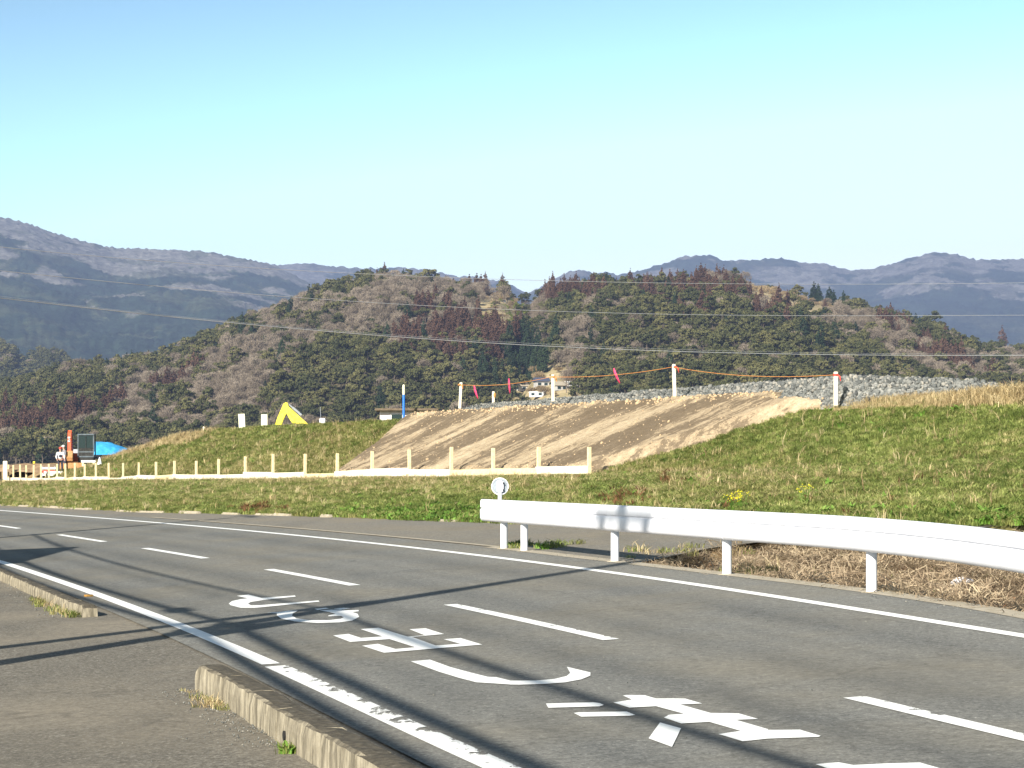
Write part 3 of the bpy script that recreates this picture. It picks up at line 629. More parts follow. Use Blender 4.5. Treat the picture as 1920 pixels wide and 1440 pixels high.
ed = fbm(X*1.5, Y*1.5, 95); idx = np.where(RNG.random(n_) < .13, 5+RNG.integers(0, 2, n_), RNG.integers(0, 5, n_)); idx = np.where((RNG.random(n_) < .05) & (ed > .1), 7, idx)
scatter('dead_grass', np.stack([X, Y, ground_z(X, Y)-.01], 1), np.stack([RNG.normal(0, .25, n_), RNG.normal(0, .25, n_), RNG.uniform(0, 6.28, n_)], 1), RNG.uniform(.6, 1.25, n_), idx, lit, label='tangled dead straw-coloured grass in the hollow behind the guardrail', cat='dead grass')
# weeds and grit along kerb foot, at the guardrail end and in pavement joints
W = []
def weeds(c, n, sx, sy, sc0, kinds):
    for _ in range(n):
        x, y = c[0]+random.gauss(0, sx), c[1]+random.gauss(0, sy); W.append((x, y, float(zr(x, y))-.02, random.uniform(.6, 1.2)*sc0, random.choice(kinds)))
def kerb_weeds(face, off, ts, sc0, kinds, n):
    for _ in range(n):
        t = random.uniform(*ts); i = int(t); fr_ = t-i; a, b_ = face[i], face[i+1]; x, y = a+(b_-a)*fr_
        W.append((x-off-abs(random.gauss(0, .06)), y-.02, float(zr(x, y))-.02, random.uniform(.5, 1.1)*sc0, random.choice(kinds)))
kerb_weeds(f1, .03, (0.1, 1.9), .65, [4, 5, 6, 0, 8], 34)
kerb_weeds(f2, .03, (0.0, 2.2), .4, [4, 8, 10, 6], 26)
g_ = unp(552, 1405); weeds((g_.x+.02, g_.y), 16, .06, .05, .5, [0, 1, 11, 3])
g_ = unp(965, 1022); weeds((g_.x+.1, g_.y), 12, .15, .25, 1.0, [0, 4, 11]); g_ = unp(1015, 1026); weeds((g_.x, g_.y), 16, .3, .4, .9, [0, 4, 11, 2])
g_ = unp(1380, 1075); weeds((g_.x+.4, g_.y+.6), 10, .2, .5, .7, [4, 8])
g_ = unp(1225, 1040); weeds((g_.x+.3, g_.y+1), 22, .5, .9, .8, [4, 6, 10, 8, 0])
W = np.array(W)
scatter('kerbside_weeds', W[:, :3], np.stack([np.zeros(len(W)), np.zeros(len(W)), RNG.uniform(0, 6.28, len(W))], 1), W[:, 3], np.array([IDX[int(i)] for i in W[:, 4]]), prot, label='small weeds growing along the kerbs and pavement joints', cat='weeds')
k = 900; t = RNG.random(k); xs = []; 
pb = [proto('grit', *rock(k_+40), M['rock']) for k_ in range(3)]
G = []
for _ in range(260):
    i = random.choice([.0, .4, .8, 1.1, 1.3, 1.5, 2.0, 2.1, 2.2, 2.3, 2.4, 2.5, 2.6, 2.7, 2.8, 2.9])+random.random()*.35; a, b_ = f2[int(i)], f2[int(i)+1]; x, y = a+(b_-a)*(i-int(i)); G.append((x-abs(random.gauss(0, .16)), y, random.uniform(.003, .008)))
for _ in range(220):
    i = random.random()*2.9; a, b_ = f1[int(i)], f1[int(i)+1]; x, y = a+(b_-a)*(i-int(i)); G.append((x-abs(random.gauss(0, .16)), y, random.uniform(.003, .010)))
for _ in range(260):
    y = random.uniform(12, 36); G.append((float(GX(y))+random.gauss(-.05, .12), y, random.uniform(.003, .010)))
for _ in range(160):
    y = random.uniform(11, 30); G.append((random.uniform(-.2, .17)*y, y, random.uniform(.002, .006)))
G = np.array(G); scatter('loose_grit', np.stack([G[:, 0], G[:, 1], zr(G[:, 0], G[:, 1])+.004], 1), RNG.uniform(0, 6.28, (len(G), 3)), G[:, 2], RNG.integers(0, 3, len(G)), pb, label='loose grit and small stones lying on the pavement', cat='grit')
#PART3

# ------------------------------------------------------------------ forested hills
def interp_sil(L): L = np.array(L, float); return lambda u: np.interp(u, L[:, 0], L[:, 1])
silA = interp_sil([(-300, 760), (-60, 742), (0, 738), (60, 722), (130, 700), (200, 698), (300, 682), (370, 655), (440, 622), (520, 588), (610, 552), (680, 534), (720, 528), (760, 532), (850, 540), (900, 543), (950, 546), (985, 572), (1010, 606), (1035, 650), (1060, 705), (1100, 770), (1200, 850)])
silB = interp_sil([(820, 860), (900, 800), (960, 735), (985, 690), (995, 620), (1005, 580), (1040, 556), (1110, 542), (1200, 543), (1260, 538), (1320, 530), (1370, 526), (1440, 532), (1480, 542), (1560, 566), (1600, 582), (1640, 596), (1700, 612), (1760, 628), (1800, 648), (1850, 664), (1905, 676), (1960, 690), (2300, 760)])
silC = interp_sil([(1500, 860), (1700, 760), (1800, 700), (1860, 672), (1920, 664), (2200, 640)])
silL = interp_sil([(-300, 660), (-40, 640), (0, 650), (20, 655), (40, 683), (60, 676), (100, 668), (130, 678), (165, 700), (220, 740), (300, 790), (400, 860)])
def ridge(X, Y, sil, yb, ys, seed, amp=9, back=.5):
    u = 960+X/Y*FOC; zs = EYE-(sil(u)+11-HOR)/FOC*ys; t = (Y-yb)/(ys-yb)
    prof = np.where(t < 1, sm(np.clip(t, 0, 1)*.5+.0)*1.0/float(sm(.5)), 1-back*np.clip(t-1, 0, 2)**1.3)
    prof = np.where(t < 1, .45*np.clip(t, 0, 1)+.55*np.sin(np.clip(t, 0, 1)*math.pi/2), prof)
    sp = np.sin(np.clip(t, 0, 1)*math.pi)
    return np.where(t > 0, np.maximum(zs, 0)*prof+amp*sp*(fbm(X/75, Y/130, seed, 4))*np.clip(zs/40, 0, 1), -5)
def hill_z(X, Y):
    A = ridge(X, Y, silA, 880+0*X, 1480, 201); B = ridge(X, Y, silB, 820+0*X, 1420, 211); C = ridge(X, Y, silC, 1500, 2100, 221); L_ = ridge(X, Y, silL, 1700, 2500, 231, 8)
    return np.maximum(np.maximum(A, B), np.maximum(C, L_))
hx = np.arange(-760, 700, 5.); hy = np.arange(760, 2900, 6.); HX, HY = np.meshgrid(hx, hy); HZ = hill_z(HX, HY)
hU = 960+HX/HY*FOC; hV = HOR-(HZ-EYE)/HY*FOC; CLR = np.zeros(HX.shape)
for cu, cv, ru, rv, ro in ((950, 580, 66, 34, 10), (1472, 562, 98, 20, 12), (1535, 577, 56, 12, 14), (1035, 708, 36, 27, -35), (1020, 738, 95, 20, 0), (1812, 686, 60, 14, 25), (1580, 585, 30, 6, 20)):
    a = R(ro); du, dv = hU-cu, hV-cv; e1 = du*math.cos(a)+dv*math.sin(a); e2 = -du*math.sin(a)+dv*math.cos(a); CLR = np.maximum(CLR, np.clip(1.5-((e1/ru)**2+(e2/rv)**2)+.6*fbm(HX/15, HY/22, 911, 3), 0, 1))
m, n, b = mat('hillside_ground', (.1, .09, .05), .95, .1); hn = noise(n, .09, 6, .7)
n.links.new(mix(n, attr(n, 'clear'), ramp(n, hn, [(.35, (.07, .065, .035)), (.65, (.16, .13, .075))]), ramp(n, hn, [(.3, (.17, .16, .07)), (.48, (.36, .29, .16)), (.7, (.52, .42, .25))])), b.inputs['Base Color']); M['hill'] = m
tag(mesh_np('hill', np.stack([HX, HY, HZ-.3], -1).reshape(-1, 3), gridF(len(hx), len(hy)), M['hill'], smooth=True, attrs={'clear': CLR.ravel()}), kind='structure')
def hit_hill(u, v, y0=800, y1=2700):
    Y = np.linspace(y0, y1, 5000); X = (u-960)/FOC*Y; z = EYE-(v-HOR)/FOC*Y; h = hill_z(X, Y); k = np.argmax(h >= z)
    return (X[k], Y[k], h[k]) if (h >= z).any() else None

def leaf_cloud(r, centres, radii, n_per, size, flat=.75, updown=.4):
    """small leaf faces spread over the shell of each clump"""
    V = []; F = []
    for (cx, cy, cz), rad in zip(centres, radii):
        m_ = int(n_per*(rad**2)); d = r.normal(size=(m_, 3)); d /= np.linalg.norm(d, axis=1)[:, None]; d[:, 2] = np.where(d[:, 2] < -.35, -d[:, 2], d[:, 2])
        rr = rad*(r.uniform(.45, 1.15, m_)**.7)[:, None]; P = d*rr*np.array([1, 1, flat])+np.array([cx, cy, cz])
        nrm = d+r.normal(0, .55, (m_, 3)); nrm /= np.linalg.norm(nrm, axis=1)[:, None]
        a = np.cross(nrm, r.normal(size=(m_, 3))); a /= np.linalg.norm(a, axis=1)[:, None]; b_ = np.cross(nrm, a); s_ = size*r.uniform(.6, 1.3, m_)[:, None]
        i = len(V)*1
        q = np.stack([P-a*s_-b_*s_*.6, P+a*s_-b_*s_*.6, P+a*s_*.7+b_*s_*.8, P-a*s_*.7+b_*s_*.8], 1).reshape(-1, 3)
        V.append(q)
    V = np.concatenate(V); F = np.arange(len(V)).reshape(-1, 4); return V, F
def trunk_geo(r, h, rad, limbs, spread, base_h):
    mb = MB(); mb.tube([(0, 0, -2), (r.normal(0, .1), r.normal(0, .1), h*.4), (r.normal(0, .2), r.normal(0, .2), h*.85)], [rad, rad*.75, rad*.3], 6)
    for k in range(limbs):
        a = k*2.4+r.uniform(0, .6); z0 = base_h+(h*.7-base_h)*k/max(1, limbs); l = spread*r.uniform(.7, 1)
        mb.tube([(0, 0, z0), (math.cos(a)*l*.5, math.sin(a)*l*.5, z0+l*.35), (math.cos(a)*l, math.sin(a)*l, z0+l*.75)], [rad*.4, rad*.25, rad*.1], 4, False)
    V = np.array([v.co[:] for v in mb.bm.verts]); mb.bm.verts.index_update(); F = []
    for f in mb.bm.faces:
        vs = [v.index for v in f.verts]
        if len(vs) == 4: F.append(vs)
        else:
            for j in range(1, len(vs)-2, 2): F.append([vs[0], vs[j], vs[j+1], vs[j+2] if j+2 < len(vs) else vs[0]])
    mb.bm.free(); return V, np.array([f for f in F if len(set(f)) == 4])
def broad(seed, h=9, w_=8):
    r = np.random.default_rng(seed); C = []; Rr = []
    for k in range(17):
        a = k*2.399+r.uniform(-.6, .6); rr = w_*.40*math.sqrt((k+.5)/17)*r.uniform(.8, 1.15); zz = h*.62+h*.26*(1-(rr/(w_*.5))**2)+r.normal(0, .55)-(h*.16*r.random() if k > 8 else 0)
        C.append((math.cos(a)*rr, math.sin(a)*rr, zz)); Rr.append(r.uniform(.6, 1.5)*w_/8)
    return leaf_cloud(r, C, Rr, 56, .26), trunk_geo(r, h, .22, 5, w_*.35, h*.3)
def bare(seed, h=9, w_=7):
    r = np.random.default_rng(seed); V = []; F = []
    n_ = 420
    for _ in range(n_):
        d = r.normal(size=3); d /= np.linalg.norm(d); d[2] = abs(d[2])*1.0-.1; rr = r.uniform(.35, 1)**.6
        P = np.array([d[0]*w_*.5*rr, d[1]*w_*.5*rr, h*.52+d[2]*h*.46*rr]); dr = np.array([d[0]*.6, d[1]*.6, .9])+r.normal(0, .35, 3); dr /= np.linalg.norm(dr); l = r.uniform(.5, 1.3); wv = np.cross(dr, r.normal(size=3)); wv /= np.linalg.norm(wv); wv *= r.uniform(.03, .075)
        i = len(V); V += [P-wv, P+wv, P+dr*l+wv*.3, P+dr*l-wv*.3]; F.append((i, i+1, i+2, i+3))
    C = []; Rr = []
    for k in range(9):
        a = k*2.399+r.uniform(-.3, .3); rr = w_*.33*math.sqrt((k+.5)/9); C.append((math.cos(a)*rr, math.sin(a)*rr, h*.60+h*.24*(1-(rr/(w_*.5))**2)+r.normal(0, .35))); Rr.append(r.uniform(.9, 1.5)*w_/7)
    V2, F2 = leaf_cloud(r, C, Rr, 46, .13); V2 = V2
    return (np.vstack([np.array(V), V2]), np.vstack([np.array(F), F2+len(V)])), trunk_geo(r, h, .2, 9, w_*.42, h*.25)
def cedar(seed, h=13, w_=5.0):
    r = np.random.default_rng(seed); C = []; Rr = []
    k = 0; z = h*.16
    while z < h*.985:
        t = (z-h*.16)/(h*.84); rad = w_*.5*(1-t)**.62+.10
        m_ = max(1, int(5*(1-t)+1))
        for j in range(m_):
            a = k*2.4+j*6.28/m_+r.uniform(-.4, .4); rr = rad*(.62 if m_ > 1 else 0)*r.uniform(.7, 1.15); C.append((math.cos(a)*rr, math.sin(a)*rr, z+r.normal(0, .2))); Rr.append(max(.32, rad*.52*r.uniform(.8, 1.15)))
        z += max(.42, rad*.5); k += 1
    return leaf_cloud(r, C, Rr, 75, .22, 1.15), trunk_geo(r, h*.95, .2, 0, 1, h*.1)
def tree_mat(name, stops):
    m, n, b = mat(name, (.05, .08, .02), .8, .12); oi = N(n, 'ShaderNodeObjectInfo')
    f = math_(n, 'ADD', math_(n, 'MULTIPLY', oi.outputs['Random'], .55), math_(n, 'MULTIPLY', noise(n, .012, 3, .6, oi.outputs['Location']), .5)); f2 = noise(n, 1.3, 2, .6)
    c = ramp(n, math_(n, 'ADD', math_(n, 'MULTIPLY', f, .75), math_(n, 'MULTIPLY', f2, .3)), stops); n.links.new(c, b.inputs['Base Color']); return m
M['t_green'] = tree_mat('evergreen_leaves', [(.2, (.030, .037, .014)), (.5, (.068, .072, .028)), (.85, (.15, .138, .055))])
M['t_bare'] = tree_mat('bare_twigs', [(.2, (.115, .092, .066)), (.5, (.20, .163, .122)), (.85, (.29, .24, .185))])
M['t_cedar'] = tree_mat('winter_cedar_foliage', [(.2, (.050, .030, .020)), (.5, (.088, .050, .034)), (.85, (.125, .078, .052))])
M['t_dark'] = tree_mat('dark_conifer_foliage', [(.2, (.012, .022, .012)), (.6, (.025, .042, .020)), (.9, (.05, .07, .03))])
M['t_citrus'] = tree_mat('orchard_leaves', [(.2, (.06, .085, .012)), (.6, (.12, .15, .02)), (.9, (.2, .22, .04))])
M['t_tan'] = tree_mat('tan_brush', [(.2, (.15, .11, .06)), (.6, (.28, .21, .12)), (.9, (.4, .32, .18))])
def whole(name, cr, tk, mc):
    (V1, F1), (V2, F2) = cr, tk; return proto(name, np.vstack([V1, V2]), np.vstack([F1, F2+len(V1)]), [mc, M['wood_dark']], mi=[0]*len(F1)+[1]*len(F2))
SPEC = {'broad': [(broad(300+k, 8.5+k % 3, 7.5+k % 2), 't_green') for k in range(6)], 'bare': [(bare(320+k, 8+k % 3, 6.5+k % 3*.6), 't_bare') for k in range(5)],
        'cedar': [(cedar(340+k, 11.5+k % 3*1.3, 5.0), 't_cedar') for k in range(4)], 'dark': [(cedar(350+k, 12+k, 5.2), 't_dark') for k in range(2)],
        'citrus': [(broad(360+k, 3.0, 3.2), 't_citrus') for k in range(2)], 'tan': [(bare(370+k, 3.0, 5), 't_tan') for k in range(2)]}
# species map: ellipses over the hillside in photo pixels (centre, radii, tilt), probability
ZON = [  # cu,cv,ru,rv,rot,species,prob
 (600, 600, 200, 60, -18, 'bare', .62), (780, 590, 120, 55, 0, 'bare', .85), (880, 560, 60, 40, 0, 'bare', .8), (740, 545, 120, 26, 0, 'bare', .8),
 (330, 745, 150, 40, -8, 'bare', .75), (440, 690, 110, 45, -20, 'bare', .6), (220, 790, 90, 30, 0, 'bare', .55), (350, 690, 120, 20, -18, 'bare', .4), (300, 790, 90, 22, 0, 'bare', .5),
 (640, 545, 60, 20, -15, 'broad', .8), (820, 575, 45, 14, 0, 'broad', .5),
 (640, 730, 120, 70, 0, 'broad', .9), (850, 730, 130, 45, 0, 'broad', .85), (930, 680, 50, 40, 0, 'dark', .5), (600, 660, 80, 30, 0, 'broad', .5),
 (860, 632, 135, 36, -4, 'cedar', .85), (815, 575, 50, 14, 0, 'cedar', .5), (860, 660, 110, 18, 0, 'cedar', .6), (935, 622, 50, 30, 0, 'cedar', .8), (985, 665, 40, 45, 0, 'dark', .75),
 (950, 572, 62, 38, 10, 'tan', .75), (950, 572, 62, 38, 10, 'none', .55), (955, 582, 58, 30, 10, 'citrus', .55), (975, 545, 35, 10, 0, 'tan', .6), (990, 610, 20, 12, 0, 'citrus', .5),
 (80, 800, 110, 18, -12, 'cedar', .8), (180, 775, 60, 12, -22, 'cedar', .7), (330, 715, 60, 10, -10, 'cedar', .7), (40, 780, 60, 14, 0, 'cedar', .5), (60, 720, 80, 30, 0, 'broad', .8), (120, 760, 100, 18, -10, 'broad', .8),
 (1030, 560, 26, 22, 0, 'cedar', .85), (1075, 562, 60, 18, 0, 'cedar', .85), (1160, 552, 90, 10, 0, 'cedar', .4), (1240, 545, 60, 16, 0, 'cedar', .5), (1350, 545, 75, 28, 0, 'cedar', .6), (1300, 570, 50, 20, 0, 'cedar', .5), (1450, 580, 45, 20, 10, 'cedar', .85),
 (1350, 522, 90, 14, 0, 'bare', .6), (1150, 575, 60, 8, 0, 'bare', .45), (1085, 640, 26, 40, 0, 'bare', .7), (1065, 690, 26, 36, 0, 'bare', .7), (1120, 585, 30, 20, 0, 'bare', .6), (1400, 575, 40, 14, 0, 'bare', .4),
 (1218, 560, 28, 7, 0, 'citrus', .95), (1470, 545, 85, 14, 12, 'tan', .97), (1470, 545, 85, 14, 12, 'none', .55), (1530, 562, 50, 9, 10, 'tan', .97), (1530, 562, 50, 9, 10, 'none', .55), (1500, 525, 30, 8, 0, 'broad', .7),
 (1600, 610, 110, 26, 18, 'bare', .72), (1700, 650, 90, 28, 28, 'bare', .72), (1780, 690, 60, 30, 20, 'bare', .6), (1860, 690, 60, 25, 0, 'bare', .6), (1810, 680, 50, 14, 25, 'tan', .8), (1810, 680, 50, 14, 25, 'none', .55), (1900, 700, 40, 30, 0, 'bare', .6),
 (1670, 620, 30, 24, 0, 'cedar', .35), (1750, 655, 40, 20, 20, 'cedar', .5), (1830, 690, 70, 10, 15, 'cedar', .5), (1620, 580, 40, 14, 25, 'broad', .5), (1850, 655, 50, 14, 0, 'broad', .9), (1770, 620, 30, 20, 0, 'broad', .8),
 (1030, 715, 42, 26, -35, 'tan', .97), (1010, 735, 70, 12, 0, 'tan', .9), (1020, 690, 22, 18, 0, 'tan', .8), (1015, 600, 26, 40, 0, 'bare', .6), (1020, 735, 85, 16, 0, 'none', .93), (1000, 752, 110, 14, 0, 'none', .8), (1035, 700, 30, 22, -35, 'tan', .97), (1035, 700, 30, 22, -35, 'none', .55), (1035, 700, 24, 18, -35, 'none', .6), (1475, 562, 92, 17, 12, 'none', .85), (1540, 575, 45, 10, 18, 'none', .8), (945, 590, 60, 22, 8, 'none', .45), (1060, 590, 40, 30, 0, 'broad', .7),
]
sp = 5.9; X = []; Y = []
yy = 822.
while yy < 2600:
    st_ = sp if yy < 1700 else 9.0; xm = yy*.262
    xs = np.arange(-xm, xm, st_); X.append(xs+RNG.uniform(-.42, .42, len(xs))*st_); Y.append(yy+RNG.uniform(-.42, .42, len(xs))*st_); yy += st_*(1.0 if yy < 1700 else 1.2)
X = np.concatenate(X); Y = np.concatenate(Y); Z = hill_z(X, Y)
U = 960+X/Y*FOC; Vv = HOR-(Z+5-EYE)/Y*FOC
# keep what can be seen: walk each azimuth outwards and drop what lies well below the skyline reached so far
ang_h = (Z+14-EYE)/Y; ub = ((U+60)/6).astype(int); vis = np.zeros(len(X), bool); best = {}
for i in np.argsort(Y):
    b0 = best.get(ub[i], -1)
    if ang_h[i] > b0-.0012: vis[i] = True
    top = (Z[i]+3-EYE)/Y[i]
    if top > b0: best[ub[i]] = top
crest_v = np.interp(U, [-50, 0, 180, 240, 380, 550, 720, 770, 862, 1037, 1265, 1500, 1750, 1920, 2000], [868, 868, 868, 850, 810, 796, 786, 768, 762, 748, 738, 728, 728, 718, 715])
vis &= (Z > 1.0) & (Vv < crest_v+18)
X, Y, Z, U, Vv = X[vis], Y[vis], Z[vis], U[vis], Vv[vis]; n_ = len(X)
spec = np.full(n_, 'broad', dtype=object); svar = RNG.random(n_)
mxn = fbm(X/30, Y/55, 401, 4); spec[(mxn > .42) & ((U < 1060) | (U > 1560))] = 'bare'
spec[(RNG.random(n_) < np.where((U > 1080) & (U < 1650) & (Vv > 585), .04, .14))] = 'bare'; spec[(RNG.random(n_) < .04)] = 'dark'
for cu, cv, ru, rv, ro, s_, pr in ZON:
    a = R(ro); du, dv = U-cu, Vv-cv; e1 = du*math.cos(a)+dv*math.sin(a); e2 = -du*math.sin(a)+dv*math.cos(a)
    inz = (e1/ru)**2+(e2/rv)**2 < 1+.5*fbm(X/14, Y/20, 411, 3); cl = fbm(X/12, Y/18, 421+len(s_), 3)*1.1+.62
    spec[inz & (((cl < pr) | (RNG.random(n_) < pr*.35)) if s_ not in ('tan', 'citrus', 'none') else (RNG.random(n_) < pr))] = s_
thin = (spec == 'tan') & (RNG.random(n_) < .35); 
print('forest trees', n_, {s_: int((spec == s_).sum()) for s_ in SPEC})
# the separate trees: skyline and spur cedars, and the largest (nearest) trees
roots = {}
def tree_object(kind, j, loc, sc, label, group, rz):
    key = (kind, j)
    nm = {'broad': 'broadleaf_tree', 'bare': 'bare_tree', 'cedar': 'cedar_tree', 'dark': 'conifer_tree', 'citrus': 'orchard_tree', 'tan': 'bush'}[kind]
    if key not in roots:
        (cr, tk), mc = SPEC[kind][j]; t = empty(nm); mesh_np('crown', cr[0], cr[1], M[mc], t); mesh_np('trunk', tk[0], tk[1], M['wood_dark'], t); roots[key] = t
    else:
        src = roots[key]; t = src.copy(); S.collection.objects.link(t)
        for ch in src.children: c = ch.copy(); S.collection.objects.link(c); c.parent = t
    t.location = loc; t.scale = (sc[0], sc[0], sc[1]); t.rotation_euler = (0, 0, rz); tag(t, label, 'tree', group); return t
hero = []   # (u, v_top, height px, species, label, group)
def H(us, vt, hp, kind, label, group): 
    for i, u in enumerate(us): hero.append((u, vt[i] if isinstance(vt, list) else vt, hp[i] if isinstance(hp, list) else hp, kind, label, group))
H([689, 698, 707, 714, 721, 728, 737], [506, 509, 502, 497, 495, 508, 512], [28, 26, 34, 38, 40, 30, 24], 'cedar', 'reddish brown cedar in the small clump on the summit of the left hill', 'cedars on the summit of the left hill')
H([836, 850], [517, 516], 24, 'cedar', 'small reddish cedar on the skyline just right of the round dark tree', 'two small skyline cedars')
H([880, 894, 902, 910], [509, 507, 509, 512], [36, 38, 36, 34], 'cedar', 'brown cedar in the cluster of pointed trees above the orchard terraces', 'pointed cedars above the orchard')
H([942, 948], [512, 520], [32, 26], 'cedar', 'pale brown cedar on the skyline at the right end of the left hill', 'cedars at the right end of the left hill')
H([806], [502], [42], 'broad', 'tall dark green tree standing alone on the left hill skyline', None)
H([1022, 1030, 1036], [528, 524, 530], [40, 44, 36], 'cedar', 'dark red cedar at the left shoulder of the right hill', 'cedars on the left shoulder of the right hill')
H([1056, 1066, 1080, 1090], [527, 524, 528, 531], [40, 42, 38, 36], 'cedar', 'dark red cedar in the dense row on the right hill skyline', 'row of red cedars on the right hill')
H([1320, 1330, 1342, 1352, 1362], [516, 510, 512, 522, 530], [50, 56, 54, 48, 44], 'cedar', 'big dark red cedar in the tall stand near the summit of the right hill', 'tall cedars near the right summit')
H([1447, 1458, 1470, 1480], [554, 550, 553, 560], [40, 44, 42, 36], 'cedar', 'brown cedar in the dark clump below the dry grass clearing', 'cedars below the clearing')
H([1526, 1534, 1555, 1563], [527, 528, 534, 540], [24, 26, 22, 20], 'dark', 'small dark conifer on the falling skyline of the right hill', 'small conifers on the right skyline')
H([1547], [559], [32], 'cedar', 'lone dark cedar standing in pale brush beside the clearing', None)
H([1625], [566], [26], 'dark', 'small dark conifer jutting over the blue mountain behind', None)
H([1645, 1653], [597, 608], [30, 22], 'cedar', 'small red cedar left of the tallest spur cedar', 'small red cedars left of the spur cedar')
H([1670], [594], [42], 'cedar', 'tallest narrow red cedar alone on the pale right spur', None)
H([1684], [616], [24], 'cedar', 'short red cedar between the two tall spur cedars', None)
H([1693], [606], [34], 'cedar', 'narrow red cedar on the pale spur, right of the tallest one', None)
H([1736, 1748], [624, 630], [34, 30], 'cedar', 'brown cedar left of the broad double cedar on the right spur', 'brown cedars left of the double cedar')
H([1768, 1776], [624, 632], [42, 36], 'cedar', 'broad dark red cedar beneath the rounded green tree on the right', 'double cedar on the right spur')
H([1717], [583], [28], 'dark', 'dark upright tree leaning over the ridge left of the rounded tree', None)
H([1753], [589], [44], 'broad', 'large rounded olive green tree rising from the right ridge', None)
H([1879], [615], [30], 'cedar', 'lone dark conical tree on the far right skyline', None)
H([1815, 1826, 1830], [672, 675, 680], [26, 24, 22], 'cedar', 'small red cedar near the foot of the right spur', 'small cedars at the foot of the right spur')
H([725, 738, 751, 765, 780, 796, 812, 828, 842, 858, 872, 888, 902, 918, 936, 950, 962], [624, 628, 622, 630, 626, 634, 628, 636, 622, 630, 634, 626, 620, 612, 606, 604, 612], 42, 'cedar', 'rust brown cedar in the broad plantation across the middle of the left hill', 'rust brown cedars in the left hill plantation')
H([12, 36, 60, 84, 110, 134, 160, 182], [792, 788, 784, 782, 776, 768, 762, 756], 34, 'cedar', 'rust brown cedar in the low belt behind the orange excavator', 'cedars behind the orange excavator')
for u in range(4, 1000, 1000): pass
SEEN = []
for u, vt, hp, kind, label, group in hero:
    hz = 13.0 if kind != 'broad' else 9.5
    # foot of the tree: walk the hillside until a tree of this height in pixels tops out at vt; skyline trees take the ridge
    g_ = hit_hill(u, vt+hp*.86)
    if g_ is None:
        yy = 1480 if u < 1000 else (1420 if u < 1840 else 2100); xx = (u-960)/FOC*yy; g_ = (xx, yy, float(hill_z(np.array(xx), np.array(yy))))
    x, y, z = g_; top = EYE-(vt-HOR)/FOC*y; hh = top-z
    if hh < hp/FOC*y*.8: z = top-hp/FOC*y
    hh = max(top-z, 4); s_ = hh/hz
    tree_object(kind, random.randrange(len(SPEC[kind])), (x, y, z), (s_*random.uniform(.95, 1.2), s_), label, group, random.uniform(0, 6.28)); SEEN.append((x, y))
# remaining individually built trees: the nearest ones of each kind in view
lab = {'broad': ('dark green broadleaf tree in the front rows at the foot of the hills', 'broadleaf trees at the foot of the hills'), 'bare': ('bare grey-brown tree in the front rows at the foot of the hills', 'bare trees at the foot of the hills'), 'citrus': ('small yellow-green orchard tree on the terraces of the left hill', 'orchard trees on the terraces')}
own = np.zeros(n_, bool)
for kind, cnt in (('broad', 300), ('bare', 300), ('citrus', 60)):
    ii = np.where((spec == kind) & (U > -5) & (U < 1925) & (Vv < crest_v[vis]+4))[0]; ii = ii[np.argsort(Y[ii])][:cnt]
    for i in ii:
        own[i] = True; s_ = random.uniform(.85, 1.25); tree_object(kind, random.randrange(len(SPEC[kind])), (float(X[i]), float(Y[i]), float(Z[i])-.4), (s_, s_*random.uniform(.9, 1.15)), *lab[kind], random.uniform(0, 6.28))
allp = []; start = {}
for kind, L_ in SPEC.items():
    start[kind] = len(allp)
    for (cr, tk), mc in L_: allp.append(whole('source_tree', cr, tk, M[mc]))
order = sorted(range(len(allp)), key=lambda i: allp[i].name); inv = {i: order.index(i) for i in range(len(allp))}
rest = ~own
desc = {'broad': ('evergreen_forest', 'dark olive evergreen broadleaf woodland covering both hills'), 'bare': ('bare_forest', 'leafless grey-brown winter woodland on the hillsides'), 'cedar': ('cedar_forest', 'rust brown winter cedar plantations on the hills'),
        'dark': ('conifer_forest', 'very dark green conifer stand in the ravine between the hills'), 'citrus': ('orchard', 'yellow-green orchard shrubs on the terraces'), 'tan': ('dry_brush', 'pale dry brush and grass in the clearings of the hills')}
for kind in SPEC:
    m_ = rest & (spec == kind)
    if kind == 'citrus' and not m_.any(): continue
    c = int(m_.sum()); j = RNG.integers(0, len(SPEC[kind]), c); P = [allp[start[kind]+t] for t in range(len(SPEC[kind]))]
    od = sorted(range(len(P)), key=lambda i: P[i].name); iv = {i: od.index(i) for i in range(len(P))}
    s_ = RNG.uniform(.55, 1.3, c)*np.where(Y[m_] > 1700, 1.35, 1); sv = np.stack([s_, s_, s_*RNG.uniform(.85, 1.2, c)], 1)
    scatter(desc[kind][0], np.stack([X[m_], Y[m_], Z[m_]-.5], 1), np.stack([RNG.normal(0, .04, c), RNG.normal(0, .04, c), RNG.uniform(0, 6.28, c)], 1), sv, [iv[t] for t in j], P, label=desc[kind][1], cat='forest')

# ------------------------------------------------------------------ far mountains
def mountain(name, sil, y0, ys, seed, matm, du=2.5, rows=110, amp=.16):
    us = np.arange(-500, 2420, du*2); ts = np.linspace(0, 1.25, rows); U_, T = np.meshgrid(us, ts); Y_ = y0+(ys-y0)*T; X_ = (U_-960)/FOC*Y_
    zs = EYE-(sil(U_)-HOR)/FOC*ys
    rdg = 1-np.abs(fbm(X_/ys*9, Y_/ys*5+X_/ys*3, seed, 5))*2
    pr = np.where(T < 1, T**.95, 1-(T-1)*1.2)
    Z_ = zs*pr+zs.mean()*amp*(rdg-.5)*np.sin(np.clip(T, 0, 1)*math.pi)**.8
    Z_ = Z_+ys*.0007*fbm(X_/ys*170, Y_/ys*170, seed+5, 4)+ys*.0009*fbm(X_/ys*1300, Y_/ys*500, seed+9, 2)*(T > .03)
    return tag(mesh_np(name, np.stack([X_, Y_, Z_], -1).reshape(-1, 3), gridF(len(us), rows), matm, smooth=False), kind='structure')
